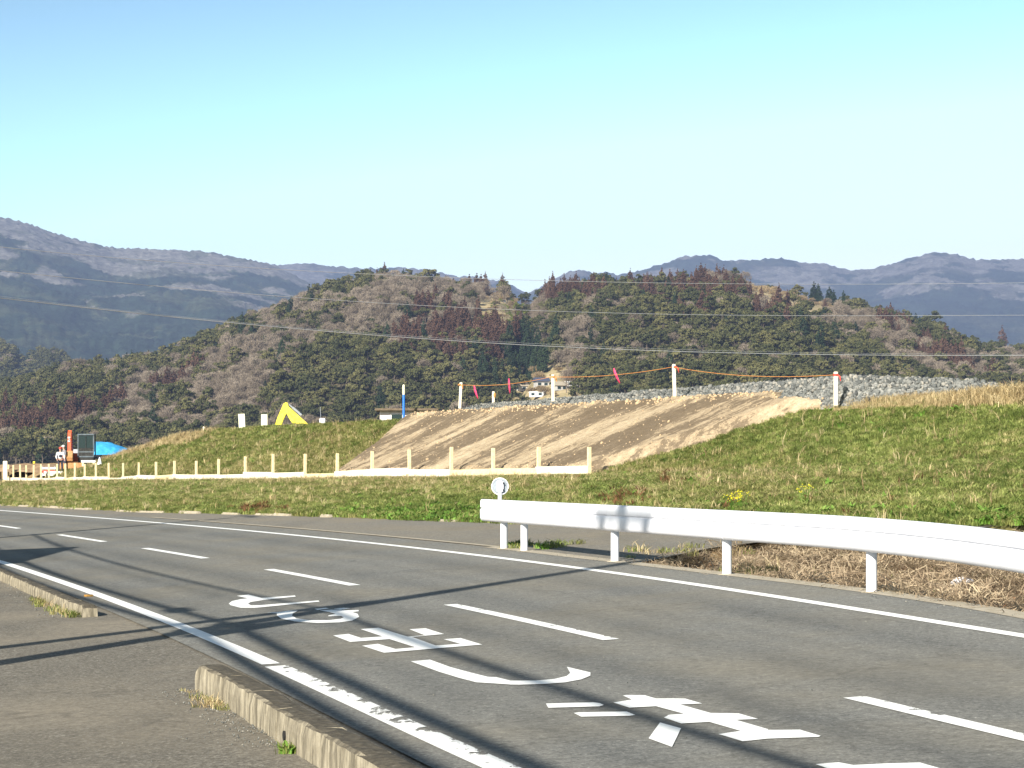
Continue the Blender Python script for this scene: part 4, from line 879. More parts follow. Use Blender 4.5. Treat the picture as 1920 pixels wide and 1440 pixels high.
def mt_mat(name, zsplit, zw, pale, dark, green, thr=.5):
    m, n, b = mat(name, dark, .95, .05); sx = N(n, 'ShaderNodeSeparateXYZ'); n.links.new(pos(n), sx.inputs[0])
    hgt = math_(n, 'DIVIDE', math_(n, 'SUBTRACT', sx.outputs[2], zsplit), zw)
    f = math_(n, 'ADD', math_(n, 'MULTIPLY', noise(n, .0042, 7, .58, mapping(n, (0, 0, .4), (1, .5, 1.5))), 1.0), math_(n, 'MULTIPLY', hgt, .2))
    c = ramp(n, f, [(thr, dark), (thr+.012, green), (thr+.02, green), (thr+.035, pale), (thr+.3, tuple(x*1.25 for x in pale))])
    f3 = noise(n, .006, 4, .6, mapping(n, (0, 0, .1), (1, .6, 1.5)))
    c = mix(n, ramp(n, f3, [(.55, (0, 0, 0)), (.57, (.6, .6, .6))]), c, tuple(x*1.0 for x in green))
    c = mix(n, .9, c, ramp(n, noise(n, .022, 8, .85), [(.38, (.3, .3, .3)), (.52, (1, 1, 1)), (.66, (1.7, 1.7, 1.7))]), 'MULTIPLY')
    n.links.new(c, b.inputs['Base Color']); bump(n, b, noise(n, .03, 4, .7), .45, 8); return m
mm1 = mt_mat('mountain_woods_left', 430, 260, (.145, .14, .128), (.024, .038, .026), (.06, .07, .04), .525)
mm2 = mt_mat('mountain_woods_right', 560, 400, (.105, .102, .095), (.022, .032, .024), (.045, .05, .034), .535)
sM1 = interp_sil([(-500, 330), (0, 406), (60, 421), (100, 436), (150, 452), (215, 466), (300, 467), (400, 473), (470, 487), (520, 500), (600, 540), (700, 600), (800, 680), (950, 780), (1100, 860)])
sM2 = interp_sil([(-500, 560), (300, 520), (450, 500), (520, 496), (560, 493), (600, 496), (680, 503), (760, 500), (830, 513), (900, 520), (950, 530), (985, 547), (1030, 600), (1100, 680), (1200, 800)])
sM3 = interp_sil([(780, 860), (900, 680), (960, 590), (988, 550), (1010, 541), (1060, 511), (1095, 505), (1115, 514), (1135, 508), (1160, 513), (1200, 506), (1240, 496), (1270, 483), (1330, 478), (1360, 488), (1400, 488), (1460, 484), (1500, 491), (1550, 494), (1590, 506), (1640, 501), (1680, 491), (1720, 481), (1750, 473), (1790, 476), (1830, 486), (1920, 485), (2420, 470)])
mountain('mountain', sM1, 2900, 6400, 501, mm1); mountain('mountain', sM2, 5200, 8400, 531, mm2, amp=.12); mountain('mountain', sM3, 4600, 8000, 561, mm2)

# ------------------------------------------------------------------ guardrail
def ray_line(u): Y = 1; a = (u-960)/FOC; k = G0[0]+G0[1]*.3125; return k/(a+.3125)     # depth of the guardrail line at column u
gd = Vector((.2983, -.9545, 0)); gn_ = Vector((-.9545, -.2983, 0))                    # along the rail towards the camera; out of its road face
gz = lambda x, y: float(zr(x, y))
rz_ = lambda x, y: float(zr(x, y))-.0012*max(0., min(25-y, 6))**2
rail = empty('guardrail', (float(GX(34.7)), 34.7, 0)); tag(rail, 'white steel guardrail on round posts along the outer edge of the road', 'guardrail')
ro = rail.location
prof = [(-.02, .172), (.0, .176), (.036, .174), (.048, .166), (.056, .150), (.058, .060), (.056, .046), (.036, .037), (.036, .027), (.056, .018), (.061, .004), (.061, -.118), (.052, -.146), (.036, -.166), (.016, -.176), (-.004, -.178)]
ypost = [ray_line(u) for u in (945, 983, 1153, 1363, 1642)]; ypost += [ypost[-1]-4*k*.9545 for k in (1, 2, 3)]
ystart = ray_line(914); ybr = [ystart, ypost[2]-.12, ypost[3]-.12, ypost[4]-.12, ypost[5]-.12, ypost[7]-.3]
for k in range(len(ybr)-1):
    ya, yb = ybr[k]+(0.16 if k else 0), ybr[k+1]; V = []; rows = 9; proud = .0035*(k % 2)
    for i in range(rows):
        y = ya+(yb-ya)*i/(rows-1); x = float(GX(y)); wob = .002*math.sin(i*1.7+k)
        for a, h in prof:
            p_ = Vector((x, y, rz_(x, y)+.60+h))+gn_*(a+.062+proud+wob)-ro; V.append(p_)
    o = mesh_np('beam', [v[:] for v in V], gridF(len(prof), rows), M['white_steel'], rail, smooth=True)
    sd = o.modifiers.new('thickness', 'SOLIDIFY'); sd.thickness = .005; sd.offset = 0
    bv = o.modifiers.new('edges', 'EDGE_SPLIT'); bv.split_angle = R(50)
# rounded end sleeve
for k, y in enumerate(ypost):
    x = float(GX(y)); b0 = rz_(x, y); c = Vector((x, y, b0))-ro-gn_*.0
    mb = MB(); mb.tube([c+Vector((0, 0, -.15)), c+Vector((0, 0, .73))], .057, 20); mb.tube([c+Vector((0, 0, .73)), c+Vector((0, 0, .745)), c+Vector((0, 0, .752))], [.057, .05, .02], 20); o = mb.build('post', M['white_steel'], rail, True)
    o.modifiers.new('edges', 'EDGE_SPLIT').split_angle = R(40)
    mb = MB(); mb.box(c+gn_*.064+Vector((0, 0, .60)), (.07, .10, .20), RZ(math.atan2(gn_.y, gn_.x)), .004); mb.build('bracket', M['white_steel'], rail)
    if k not in (0,):
        mb = MB()
        for s1 in (-.028, .028): mb.tube([c+gn_*.095+gd*s1+Vector((0, 0, .603)), c+gn_*.108+gd*s1+Vector((0, 0, .603))], .010, 8)
        mb.build('bolt', M['white_steel'], rail)
    mb = MB(); mb.tube([c+Vector((0, 0, -.01)), c+Vector((0, 0, .008))], .11, 16); mb.build('collar', M['kerb_pale'], rail, False)
# round delineator clamped on the first post, seen from the back
Yd = ray_line(940); xd = float(GX(Yd)); dz0 = EYE-(912-HOR)/FOC*Yd; dx = (937.5-960)/FOC*Yd
dl = empty('delineator', Vector((dx, Yd, .72))-ro); dl.parent = rail
lc = Vector((0, 0, dz0-.72)); mb = MB()
for rr_, dd_ in ((.130, .02),): mb.tube([lc+Vector((0, .02, 0)), lc+Vector((0, .0, 0))], [rr_, rr_], 40)
mb.build('disc', noisy('grey_reflector_back', (.20, .23, .26), (.30, .34, .38), 14, .5), dl)
mb = MB(); ringp = [lc+Vector((math.cos(t)*.134, 0, math.sin(t)*.134)) for t in np.linspace(0, 2*math.pi, 41)]; mb.tube(ringp, .008, 6, False); mb.build('rim', M['white_steel'], dl)
mb = MB(); mb.tube([(0, -.01, -.10), (0, -.01, dz0-.72+.10)], .034, 14); mb.build('mast', M['white_steel'], dl)
mb = MB(); mb.box(lc+Vector((0, -.03, .0)), (.115, .045, .17), None, .01); mb.build('bracket', M['white_steel'], dl)
mb = MB(); 
for h in (.055, -.055): mb.tube([lc+Vector((.048, -.065, h)), lc+Vector((.048, -.03, h))], .012, 8)
mb.build('bolt', M['dark'], dl)

# ------------------------------------------------------------------ low board fence along the slope foot
def Yq(u, q):
    a = (u-960)/FOC; return (q+2.61*.909+75.7*.417)/(a*.909+.417)
fu = [1105, 1010, 925, 846, 768, 698, 632, 572, 512, 460, 410, 368, 327, 293, 260, 231, 204, 180, 159, 140, 123, 107, 92, 77, 63, 49.5, 38, 25, 16, 1.6, -12]
ft = [838, 838, 840, 838, 843, 846, 850, 851, 851, 856, 861, 864, 864, 866, 867, 868, 868, 868, 870, 868, 869, 870, 870, 870, 872, 872, 871, 872, 871, 875, 874]
fen = empty('board_fence', (O_[0], O_[1], 1.0)); tag(fen, 'low fence of pale boards nailed to square wooden stakes along the foot of the slope', 'fence'); fo = fen.location
feet = []
for u, vt in zip(fu, ft):
    Y = Yq(u, -.42); X = (u-960)/FOC*Y; z = float(ground_z(X, Y)); top = EYE-(vt-HOR)/FOC*Y; feet.append(Vector((X, Y, z)))
    mb = MB(); tl = random.uniform(-.03, .03); w_ = .115 if Y < 125 else .10
    mb.box((0, 0, (top-z+.3)/2-.3), (w_, w_, top-z+.3), None, .008); o = mb.build('stake', M['pine'], fen); o.location = Vector((X, Y, z))-fo; o.rotation_euler = (random.uniform(-.015, .015), tl, math.atan2(T_[1], T_[0]))
for k in range(len(feet)-1):
    a, b_ = feet[k], feet[k+1]; d = b_-a; L_ = d.length; hh = random.choice([.30, .33, .27]); low = {2: -.04, 1: -.06}.get(k, random.choice([.06, .06, .03, .01]))
    off = Vector((-W_[0], -W_[1], 0))*(.085+.006*(k % 2)); rise = .045*(k % 3)
    mb = MB(); mb.box((0, 0, 0), (L_+.12, .035, hh), None, .004); o = mb.build('board', M['pine'] if k in (1, 2, 6, 12, 19) else M['pine_pale'], fen)
    o.location = (a+b_)/2+off+Vector((0, 0, hh/2+.03+low+rise*.4))-fo; o.rotation_euler = (0, -math.atan2(d.z, math.hypot(d.x, d.y))+random.uniform(-.006, .006), math.atan2(d.y, d.x))
Y = Yq(10, -.9); X = (10-960)/FOC*Y; z = float(ground_z(X, Y)); mb = MB(); mb.box((0, 0, .72), (.30, .16, 1.75), None, .02); o = mb.build('wooden_post', M['pine_pale']); o.location = (X, Y, z); tag(o, 'thick pale post standing in front of the board fence at the left edge', 'post')

# ------------------------------------------------------------------ stakes, rope and ribbons on the crest
tops = {}
for u, vb, vt, q, lab_ in ((862, 760, 717, 6.0, 'wooden stake with an orange knot at the left end of the rope'), (1037, 746, 702, 6.15, 'wooden stake with orange ribbon standing in front of the distant houses'), (1265, 736, 683, 6.2, 'tallest wooden stake, at the highest point of the rope'), (1567, 752, 697, 5.3, 'pale stake with red ribbon beside the grass, right end of the rope')):
    Y = Yq(u, q); X = (u-960)/FOC*Y; top = EYE-(vt-HOR)/FOC*Y; zb = EYE-(vb-HOR)/FOC*Y-.15
    t = empty('rope_stake', (X, Y, zb)); tag(t, lab_, 'stake'); mb = MB(); mb.box((0, 0, (top-zb)/2), (.115, .115, top-zb), None, .012); o = mb.build('post', M['pine_pale'], t); o.rotation_euler = (0, {862: .05, 1037: -.01, 1265: -.03, 1567: .0}[u], .2)
    mb = MB(); 
    for k in range(3): mb.tube([(math.cos(t_)*.075, math.sin(t_)*.075, top-zb-.08-k*.022) for t_ in np.linspace(0, 6.28, 13)], .012, 5, False)
    mb.tube([(.06, -.03, top-zb-.1), (.12, -.08, top-zb-.16), (.15, -.06, top-zb-.30)], [.02, .03, .012], 6); mb.build('knot', M['orange_rope'] if u in (862, 1037) else M['red'], t)
    tops[u] = Vector((X, Y, top-.10))
Y = Yq(925, 11.5); X = (925-960)/FOC*Y; top = EYE-(734-HOR)/FOC*Y; t = empty('rope_stake', (X, Y, top-.9)); tag(t, 'short stake with orange ribbon standing farther back behind the stones', 'stake'); mb = MB(); mb.box((0, 0, .45), (.12, .12, .9), None, .01); mb.build('post', M['pine_pale'], t); mb = MB(); mb.ball((.06, -.05, .72), .09, (.7, .5, 1.5)); mb.build('knot', M['orange_rope'], t)
pts = []; tl = [tops[862], tops[1037], tops[1265], tops[1567]]
for a, b_, sg in zip(tl, tl[1:], (.16, .13, .18)):
    for k in range(12): f_ = k/12; p_ = a.lerp(b_, f_); p_.z -= sg*4*f_*(1-f_); pts.append(p_+Vector((-.07, -.03, 0)))
pts.append(tl[-1]); mb = MB(); mb.tube(pts, .009, 5); tag(mb.build('rope', M['orange_rope']), 'thin orange rope strung between the stakes on the crest', 'rope')
for u, v0, v1, du_, lab_ in ((889, 729, 748, 7, 'pink ribbon hanging from the rope near its left stake'), (954, 716, 738, 2, 'dark pink ribbon hanging from the rope in front of the village'), (1151, 697, 719, 11, 'pink and white ribbon hanging curved from the rope, left of the tallest stake')):
    Y = Yq(u, 6.1); pp = [at(u+du_*f_**1.3, v0-6+(v1-v0+6)*f_, Y) for f_ in (0, .3, .6, 1)]; V = []
    for k, p_ in enumerate(pp):
        hw = .022+.022*math.sin(k*1.1); V += [p_+Vector((-hw, .02*k, 0)), p_+Vector((hw, -.02*k, .02))]
    o = mesh_np('ribbon', [v[:] for v in V], gridF(2, 4), M['ribbon'] if u != 954 else mat('dark_pink_ribbon', (.5, .05, .12), .6)[0]); o.modifiers.new('thickness', 'SOLIDIFY').thickness = .006; tag(o, lab_, 'ribbon')

# ------------------------------------------------------------------ building site on the left
def local(u, Y, q=None): X = (u-960)/FOC*Y; return Vector((X, Y, float(ground_z(X, Y))))
gp = local(135, 153); gp.z = 1.04
ex = empty('excavator', gp, R(4)); tag(ex, 'orange mini excavator with dark cab and rusty blade, facing the camera', 'excavator')
for sx in (-.62, .62):
    tr = empty('track', (sx, .3, 0)); tr.parent = ex
    mb = MB(); pr = [(-.95, .12), (-.85, .03), (.85, .03), (.95, .12), (.98, .3), (.88, .46), (-.88, .46), (-.98, .3)]; mb.prism(pr, .34, RZ(R(90))); mb.build('track_belt', M['dark'], tr)
    mb = MB()
    for yy_ in (-.65, -.2, .25, .7): mb.tube([(-.19, yy_, .2), (.19, yy_, .2)], .12, 12)
    mb.build('roller', M['orange'], tr)
mb = MB(); mb.box((0, .35, .35), (.9, 1.1, .25), None, .03); mb.tube([(0, .35, .45), (0, .35, .62)], .42, 20); mb.build('undercarriage', M['dark'], ex)
mb = MB(); mb.box((0, -.95, .28), (1.75, .06, .62), None, .02); mb.box((0, -.99, .03), (1.75, .05, .10), None, .01); mb.tube([(-.55, -.9, .2), (-.4, .0, .3)], .06, 8); mb.tube([(.55, -.9, .2), (.4, .0, .3)], .06, 8); mb.build('dozer_blade', M['rust'], ex)
mb = MB(); mb.box((.0, .75, .95), (1.6, 1.5, .6), None, .10); mb.build('body', M['orange'], ex)
mb = MB(); mb.box((.42, 1.3, 1.15), (1.5, .5, .75), None, .12); mb.build('counterweight', M['grey_steel'], ex)
cb = empty('cab', (.98, .1, .95)); cb.parent = ex
fr_m = noisy('blue_grey_cab_frame', (.09, .11, .13), (.15, .18, .2), 5, .5)
mb = MB()
for sx in (-.52, .52):
    for sy in (-.5, .6): mb.box((sx, sy, .78), (.07, .07, 1.5), None, .01)
mb.box((0, .05, 1.56), (1.16, 1.25, .10), None, .03); mb.box((0, .05, .05), (1.12, 1.2, .10), None, .02); mb.box((0, -.5, .38), (1.0, .05, .08), None, .01)
mb.build('frame', fr_m, cb)
mb = MB(); mb.box((0, -.49, 1.07), (.98, .012, .86)); mb.box((-.52, .05, .95), (.012, 1.0, 1.1)); mb.box((.52, .05, .95), (.012, 1.0, 1.1)); mb.box((0, .60, .95), (.98, .012, 1.1)); mb.build('window', M['glass'], cb)
mb = MB(); mb.box((0, -.5, .33), (1.0, .04, .58), None, .01); mb.box((.0, .0, -.38), (1.05, 1.1, .75), None, .05); mb.box((0, -.52, .62), (1.02, .05, .05)); mb.box((-.0, -.52, 1.05), (.03, .03, .8)); mb.build('lower_panel', M['dark'], cb)
mb = MB(); mb.box((.1, .15, .75), (.45, .12, .5), None, .06); mb.box((.1, -.1, .52), (.45, .4, .12), None, .04); mb.build('seat', M['cloth_grey'], cb)
mb = MB(); mb.box((.62, -.55, 1.35), (.05, .04, .22), None, .01); mb.box((-.62, -.55, 1.35), (.05, .04, .22), None, .01); mb.tube([(.5, -.5, 1.3), (.62, -.54, 1.3)], .012, 6); mb.tube([(-.5, -.5, 1.3), (-.62, -.54, 1.3)], .012, 6); mb.build('mirror', M['dark'], cb)
bo = empty('boom', (-.08, -.1, .85)); bo.parent = ex
mb = MB(); mb.prism([(0, -.1), (.25, .75), (-.05, 1.72), (-.30, 1.85), (-.42, 1.70), (-.18, .9), (-.3, .0)], .30, RZ(R(90))); mb.build('boom_beam', M['orange'], bo)
mb = MB(); mb.prism([(-.30, 1.85), (-.45, 1.95), (-.62, 1.75), (-.75, .45), (-.60, .35), (-.48, .5), (-.40, 1.5)], .24, RZ(R(90))); mb.build('stick', M['orange'], bo)
mb = MB(); mb.tube([(0, .12, .4), (0, -.25, 1.25)], .06, 10); mb.tube([(0, -.35, 1.95), (0, -.72, 1.2)], .05, 10); mb.build('ram', M['grey_steel'], bo)
mb = MB(); mb.prism([(-.9, .55), (-.5, .4), (-.35, .05), (-.55, -.25), (-.95, -.15), (-1.05, .1)], .5, RZ(R(90))); mb.build('bucket', M['rust'], bo)
for k, z_ in enumerate((1.2, 1.45)):
    mb = MB(); mb.box((-.02, -.72, z_), (.16, .03, .10), None, .01); mb.build('lamp', M['white'], bo)

# workers
def skin_fig(name, J, Ed, mat_, parent, lvl=2):
    me = bpy.data.meshes.new(name); me.from_pydata([j[0] for j in J], Ed, []); o = link(bpy.data.objects.new(name, me), parent)
    sk = o.modifiers.new('skin', 'SKIN'); sk.use_smooth_shade = True
    for v, j in zip(me.skin_vertices[0].data, J): v.radius = (j[1], j[1] if len(j) < 3 else j[2])
    me.skin_vertices[0].data[0].use_root = True; o.modifiers.new('sub', 'SUBSURF').render_levels = lvl; me.materials.append(mat_); return o
def worker(loc, rz, shirt, vest, cap, lab_, bend=.0):
    t = empty('person', loc, rz); tag(t, lab_, 'person')
    J = []; Ed = []
    def j(p, r, r2=None, par=None):
        J.append((p, r, r2 or r)); i = len(J)-1
        if par is not None: Ed.append((par, i))
        return i
    b = -bend
    pel = j((0, 0, .93), .13, .11); wst = j((0, b*.2, 1.08), .125, .10, pel); ch = j((0, b*.5, 1.28), .155, .115, wst); nk = j((0, b*.8, 1.44), .06, None, ch); hd0 = j((0, b*.9-.01, 1.52), .055, None, nk); hd = j((0, b-.02, 1.61), .085, .10, hd0); ht = j((0, b-.01, 1.69), .07, .085, hd)
    for s_ in (-1, 1):
        hp_ = j((s_*.10, 0, .86), .085, None, pel); kn = j((s_*.12, -.04, .48), .06, None, hp_); an = j((s_*.13, .02, .09), .042, None, kn); j((s_*.14, -.14, .04), .035, None, an)
        sh = j((s_*.19, b*.6, 1.36), .06, None, ch); el = j((s_*.27, b*.5-.02, 1.10), .043, None, sh); wr = j((s_*.25, b*.5-.20, .92), .028, None, el); pm = j((s_*.245, b*.5-.26, .88), .032, .02, wr)
        for f_ in range(4): a = j((s_*(.225+.014*f_), b*.5-.31, .85+.005*f_), .009, None, pm); j((s_*(.225+.014*f_), b*.5-.33, .82+.006*f_), .008, None, a)
        a = j((s_*.215, b*.5-.27, .875), .010, None, pm); j((s_*.205, b*.5-.30, .86), .009, None, a)
    skin_fig('body', J, Ed, M['skin'], t)
    mb = MB(); mb.ball((0, b-.10, 1.60), .014, (1, 1.4, 1.3), 1); mb.build('nose', M['skin'], t)
    mb = MB(); [mb.ball((s_*.033, b-.098, 1.625), .011, (1, .6, 1), 1) for s_ in (-1, 1)]; mb.build('eyes', M['dark'], t)
    J2 = [((0, 0, .93), .15, .125), ((0, b*.2, 1.08), .145, .12), ((0, b*.5, 1.28), .175, .135), ((0, b*.72, 1.41), .085, .08)]; E2 = [(0, 1), (1, 2), (2, 3)]
    for s_ in (-1, 1):
        i = len(J2); J2 += [((s_*.19, b*.6, 1.36), .075, .075), ((s_*.27, b*.5-.02, 1.10), .056, .056), ((s_*.255, b*.5-.15, .97), .045, .045)]; E2 += [(2, i), (i, i+1), (i+1, i+2)]
    skin_fig('shirt', J2, E2, shirt, t)
    if vest: skin_fig('vest', [((0, 0, 1.0), .162, .135), ((0, b*.3, 1.15), .165, .14), ((0, b*.5, 1.30), .186, .146)], [(0, 1), (1, 2)], vest, t)
    J3 = [((0, 0, .95), .145, .125)]; E3 = []
    for s_ in (-1, 1):
        i = len(J3); J3 += [((s_*.10, 0, .84), .10, .10), ((s_*.12, -.04, .48), .076, .076), ((s_*.13, .02, .12), .062, .062)]; E3 += [(0, i), (i, i+1), (i+1, i+2)]
    skin_fig('trousers', J3, E3, M['cloth_dark'], t)
    mb = MB(); mb.ball((0, b-.015, 1.68), .105, (1, 1.15, .85)); mb.box((0, b-.13, 1.665), (.17, .12, .02), None, .005); mb.build('cap', cap, t, True)
    for s_ in (-1, 1): mb = MB(); mb.box((s_*.14, -.06, .045), (.10, .28, .10), None, .03); mb.build('boot', M['dark'], t)
    return t
worker(local(113, 149.5), R(20), M['cloth_white'], M['cloth_dark'], M['red'], 'person in white shirt, dark vest and red cap beside the orange excavator', .05)
worker(local(122, 152), R(-60), M['cloth_grey'], None, M['white'], 'person in grey work clothes standing right next to the excavator boom', .1)
# tarpaulin over a heap behind the excavator
gt = np.meshgrid(np.linspace(-1, 1, 40), np.linspace(-1, 1, 26)); U2, V2 = gt
tc = local(205, 158); crest_t = np.interp(U2, [-1, -.5, -.1, .35, 1], [.95, .92, .84, .60, .12])*(1-np.abs(V2)**2.2)
tz = crest_t*1.05+.10*fbm(U2*4, V2*3, 801, 4); o = mesh_np('tarpaulin', np.stack([U2*1.75, V2*1.7+U2*.6, np.maximum(tz, 0)-.25+V2*0], -1).reshape(-1, 3), gridF(40, 26), M['tarp'], smooth=True); o.location = tc+Vector((.1, 0, .42)); tag(o, 'bright blue tarpaulin spread over a heap behind the excavator', 'tarpaulin')
# barrier boards with red and white bars, beams, trestle, sacks
def site_thing(name, u, Y, label, cat, build, rz=0, dz=0):
    g = local(u, Y); g.z += dz; t = empty(name, g, rz); tag(t, label, cat); build(t); return t
def b_barrier(t):
    mb = MB(); [mb.box((sx, 0, .45), (.05, .05, .9), None, .01) for sx in (-.42, .42)]; mb.build('leg', M['grey_steel'], t)
    for k in range(3): mb = MB(); mb.box((0, -.035, .32+k*.22), (.95, .02, .13), None, .005); mb.build('panel', M['white'] if k != 1 else M['red'], t)
site_thing('barrier', 91, 150.5, 'barrier with white and red boards left of the excavator blade', 'barrier', b_barrier, .1)
def b_beam(L_):
    def f(t): mb = MB(); mb.box((0, 0, .30), (L_, .14, .14), None, .01); mb.build('beam', M['white'], t); mb = MB(); [mb.box((s_*L_*.38, 0, .10), (.12, .25, .28), None, .01) for s_ in (-1, 1)]; mb.build('block', M['pine'], t)
    return f
site_thing('steel_beam', 101, 149, 'long white beam lying on blocks in front of the two workers', 'beam', b_beam(1.3), 0, .18)
site_thing('steel_beam', 166, 149.5, 'short white beam lying on blocks right of the excavator blade', 'beam', b_beam(.95), 0, .18)
def b_trestle(t):
    mb = MB(); mb.tube([(-.22, 0, 0), (-.02, 0, .62)], .045, 6); mb.tube([(.22, 0, 0), (.02, 0, .62)], .045, 6); mb.build('leg', M['yellow'], t)
    mb = MB(); mb.box((0, 0, .64), (.16, .2, .10), None, .02); mb.box((0, 0, .22), (.34, .05, .05)); mb.build('head', M['yellow'], t)
site_thing('trestle', 64, 165, 'yellow A-shaped trestle standing alone on the brown earth', 'trestle', b_trestle, 0, .0)
def b_cone(t): mb = MB(); mb.tube([(0, 0, .02), (0, 0, .5)], [.17, .03], 14); mb.build('body', M['white'], t); mb = MB(); mb.box((0, 0, .015), (.4, .4, .03), None, .005); mb.build('foot', M['white'], t)
site_thing('traffic_cone', 187, 147, 'small white cone right of the excavator tracks', 'cone', b_cone, 0, .1)
def soil_heap(u, Y, sx, sy, h, lab_):
    X_, Y_ = np.meshgrid(np.linspace(-1, 1, 40), np.linspace(-1, 1, 30)); z = h*np.clip(1-(X_**2+Y_**2), 0, 1)**.8*(1+.5*fbm(X_*3, Y_*3, int(u)+3, 4))-.12
    o = mesh_np('soil_heap', np.stack([X_*sx, Y_*sy, z], -1).reshape(-1, 3), gridF(40, 30), M['soil'], smooth=True); o.location = local(u, Y); tag(o, lab_, 'heap of soil')
soil_heap(60, 160, 4.2, 3, .55, 'low heap of orange-brown soil behind the fence at the far left'); soil_heap(110, 153, 2.2, 1.6, .28, 'small spread of tan soil around the feet of the workers')
# surveying board stakes on the levee crest
def b_board(w_, h_, lines):
    def f(t):
        mb = MB(); mb.box((0, 0, h_*.5), (w_, .04, h_), None, .006); mb.build('board', M['cream'], t)
        mb = MB(); [mb.box((w_*.1, -.022, h_*(.35+.12*k)), (w_*.3, .003, .02)) for k in range(lines)]; mb.build('pencil_marks', M['cloth_grey'], t)
    return f
for u, vb, vt, lab_, w_ in ((454.5, 806, 776, 'cream marker board on the levee crest, left one of the pair', .37), (495.5, 802, 777, 'cream marker board on the levee crest nearest the yellow digger arm', .35)):
    Y = Yq(u, 6.2); X = (u-960)/FOC*Y; zt = EYE-(vt-HOR)/FOC*Y; zb = EYE-(vb-HOR)/FOC*Y-.2; t = empty('marker_board', (X, Y, zb)); tag(t, lab_, 'marker board'); b_board(w_, zt-zb, 3)(t); t.rotation_euler = (0, -.05 if u < 470 else 0, 0)
Y = Yq(382, 6.2); X = (382-960)/FOC*Y; mb = MB(); mb.box((0, 0, .15), (.09, .09, .5), None, .01); o = mb.build('small_stake', M['pine_pale']); o.location = (X, Y, EYE-(812-HOR)/FOC*Y); tag(o, 'tiny pale stake on the left end of the levee crest', 'stake')
Y = Yq(604.5, 7.2); X = (604.5-960)/FOC*Y; t = empty('white_box', (X, Y, EYE-(796-HOR)/FOC*Y)); tag(t, 'small white box with a thin rod standing on the levee crest', 'box'); mb = MB(); mb.box((0, 0, .15), (.30, .25, .36), None, .02); mb.build('case', M['white'], t); mb = MB(); mb.tube([(-.08, 0, .3), (-.12, 0, .95)], .012, 6); mb.build('rod', M['grey_steel'], t)
# yellow digger behind the levee: only boom and stick rise above the grass
Yy = 142.; 
def pz(u, v): return at(u, v, Yy)
c0 = pz(575, 800); yd = empty('excavator', (c0.x+1.2, Yy, .3)); tag(yd, 'yellow excavator mostly hidden by the levee, its folded arm showing above the grass', 'excavator'); yo = yd.location
def px_prism(L, d): return [((at(u, v, Yy)-yo).x, (at(u, v, Yy)-yo).z) for u, v in L], d
p1, d1 = px_prism([(515, 800), (521, 782), (532, 757), (536, 754.5), (540, 755.5), (541, 762), (537, 775), (531, 788), (527, 800)], .3); mb = MB(); mb.prism(p1, d1); mb.build('stick', M['yellow'], yd)
p1, d1 = px_prism([(536, 772), (537, 764), (541, 762), (548, 768), (560, 779), (578, 795), (600, 830), (575, 830), (551, 797), (543, 785)], .42); mb = MB(); mb.prism(p1, d1); mb.build('boom', M['yellow'], yd)
mb = MB(); mb.tube([at(540, 757, Yy)-yo, at(552, 767, Yy)-yo], .05, 8); mb.tube([at(549, 764.5, Yy)-yo, at(565, 778.5, Yy)-yo], .085, 8); mb.build('ram', M['grey_steel'], yd)
mb = MB(); mb.box((1.1, .2, 1.2), (2.2, 2.0, 1.1), None, .15); mb.build('body', M['yellow'], yd)
mb = MB(); mb.box((.9, -.3, 1.35), (1.0, 1.2, 1.0), None, .1); mb.build('cab', M['glass'], yd)
for sy in (-.8, .8): mb = MB(); mb.prism([(-.6, .1), (-.4, 0), (2.4, 0), (2.6, .1), (2.65, .4), (2.4, .6), (-.4, .6), (-.65, .4)], .45, Matrix.Translation((0, sy, 0))); mb.build('track', M['dark'], yd)
# site hut with overhanging roof, and blue-and-white pole
Yh = 132.; hb = at(737, 800, Yh); hut = empty('site_hut', (hb.x+1.0, Yh, .3)); tag(hut, 'low pale hut with overhanging brown roof half hidden behind the bare slope', 'hut'); ho_ = hut.location
tz_ = EYE-(770-HOR)/FOC*Yh-ho_.z; xl = (712-960)/FOC*Yh-ho_.x
mb = MB(); mb.box((xl+1.6, 1.2, tz_/2), (3.2, 2.2, tz_), None, .01); mb.build('wall', M['wall'], hut)
mb = MB(); mb.box((xl+1.6, 1.1, tz_+.06), (3.75, 2.9, .14), None, .03); mb.build('roof', M['roof'], hut)
wz = EYE-(780-HOR)/FOC*Yh-ho_.z; fw = empty('window', (xl+1.0, .09, wz-.1)); fw.parent = hut; mb = MB(); mb.box((0, 0, 0), (.75, .05, .5), None, .01); mb.build('frame', M['white'], fw); mb = MB(); mb.box((0, -.03, 0), (.62, .02, .38)); mb.build('pane', M['glass'], fw)
Yp = 130.5; pb_ = at(757, 800, Yp); t = empty('striped_pole', (pb_.x, Yp, .3)); tag(t, 'vertical pole, white above and bright blue below, beside the hut roof', 'pole'); zt = EYE-(721-HOR)/FOC*Yp-.3; zm = EYE-(740-HOR)/FOC*Yp-.3
mb = MB(); mb.tube([(0, 0, 0), (0, 0, zm)], .072, 12); mb.build('blue_section', M['blue'], t); mb = MB(); mb.tube([(0, 0, zm), (0, 0, zt-.05), (0, 0, zt)], [.07, .07, .03], 12); mb.build('white_section', M['cream'], t)

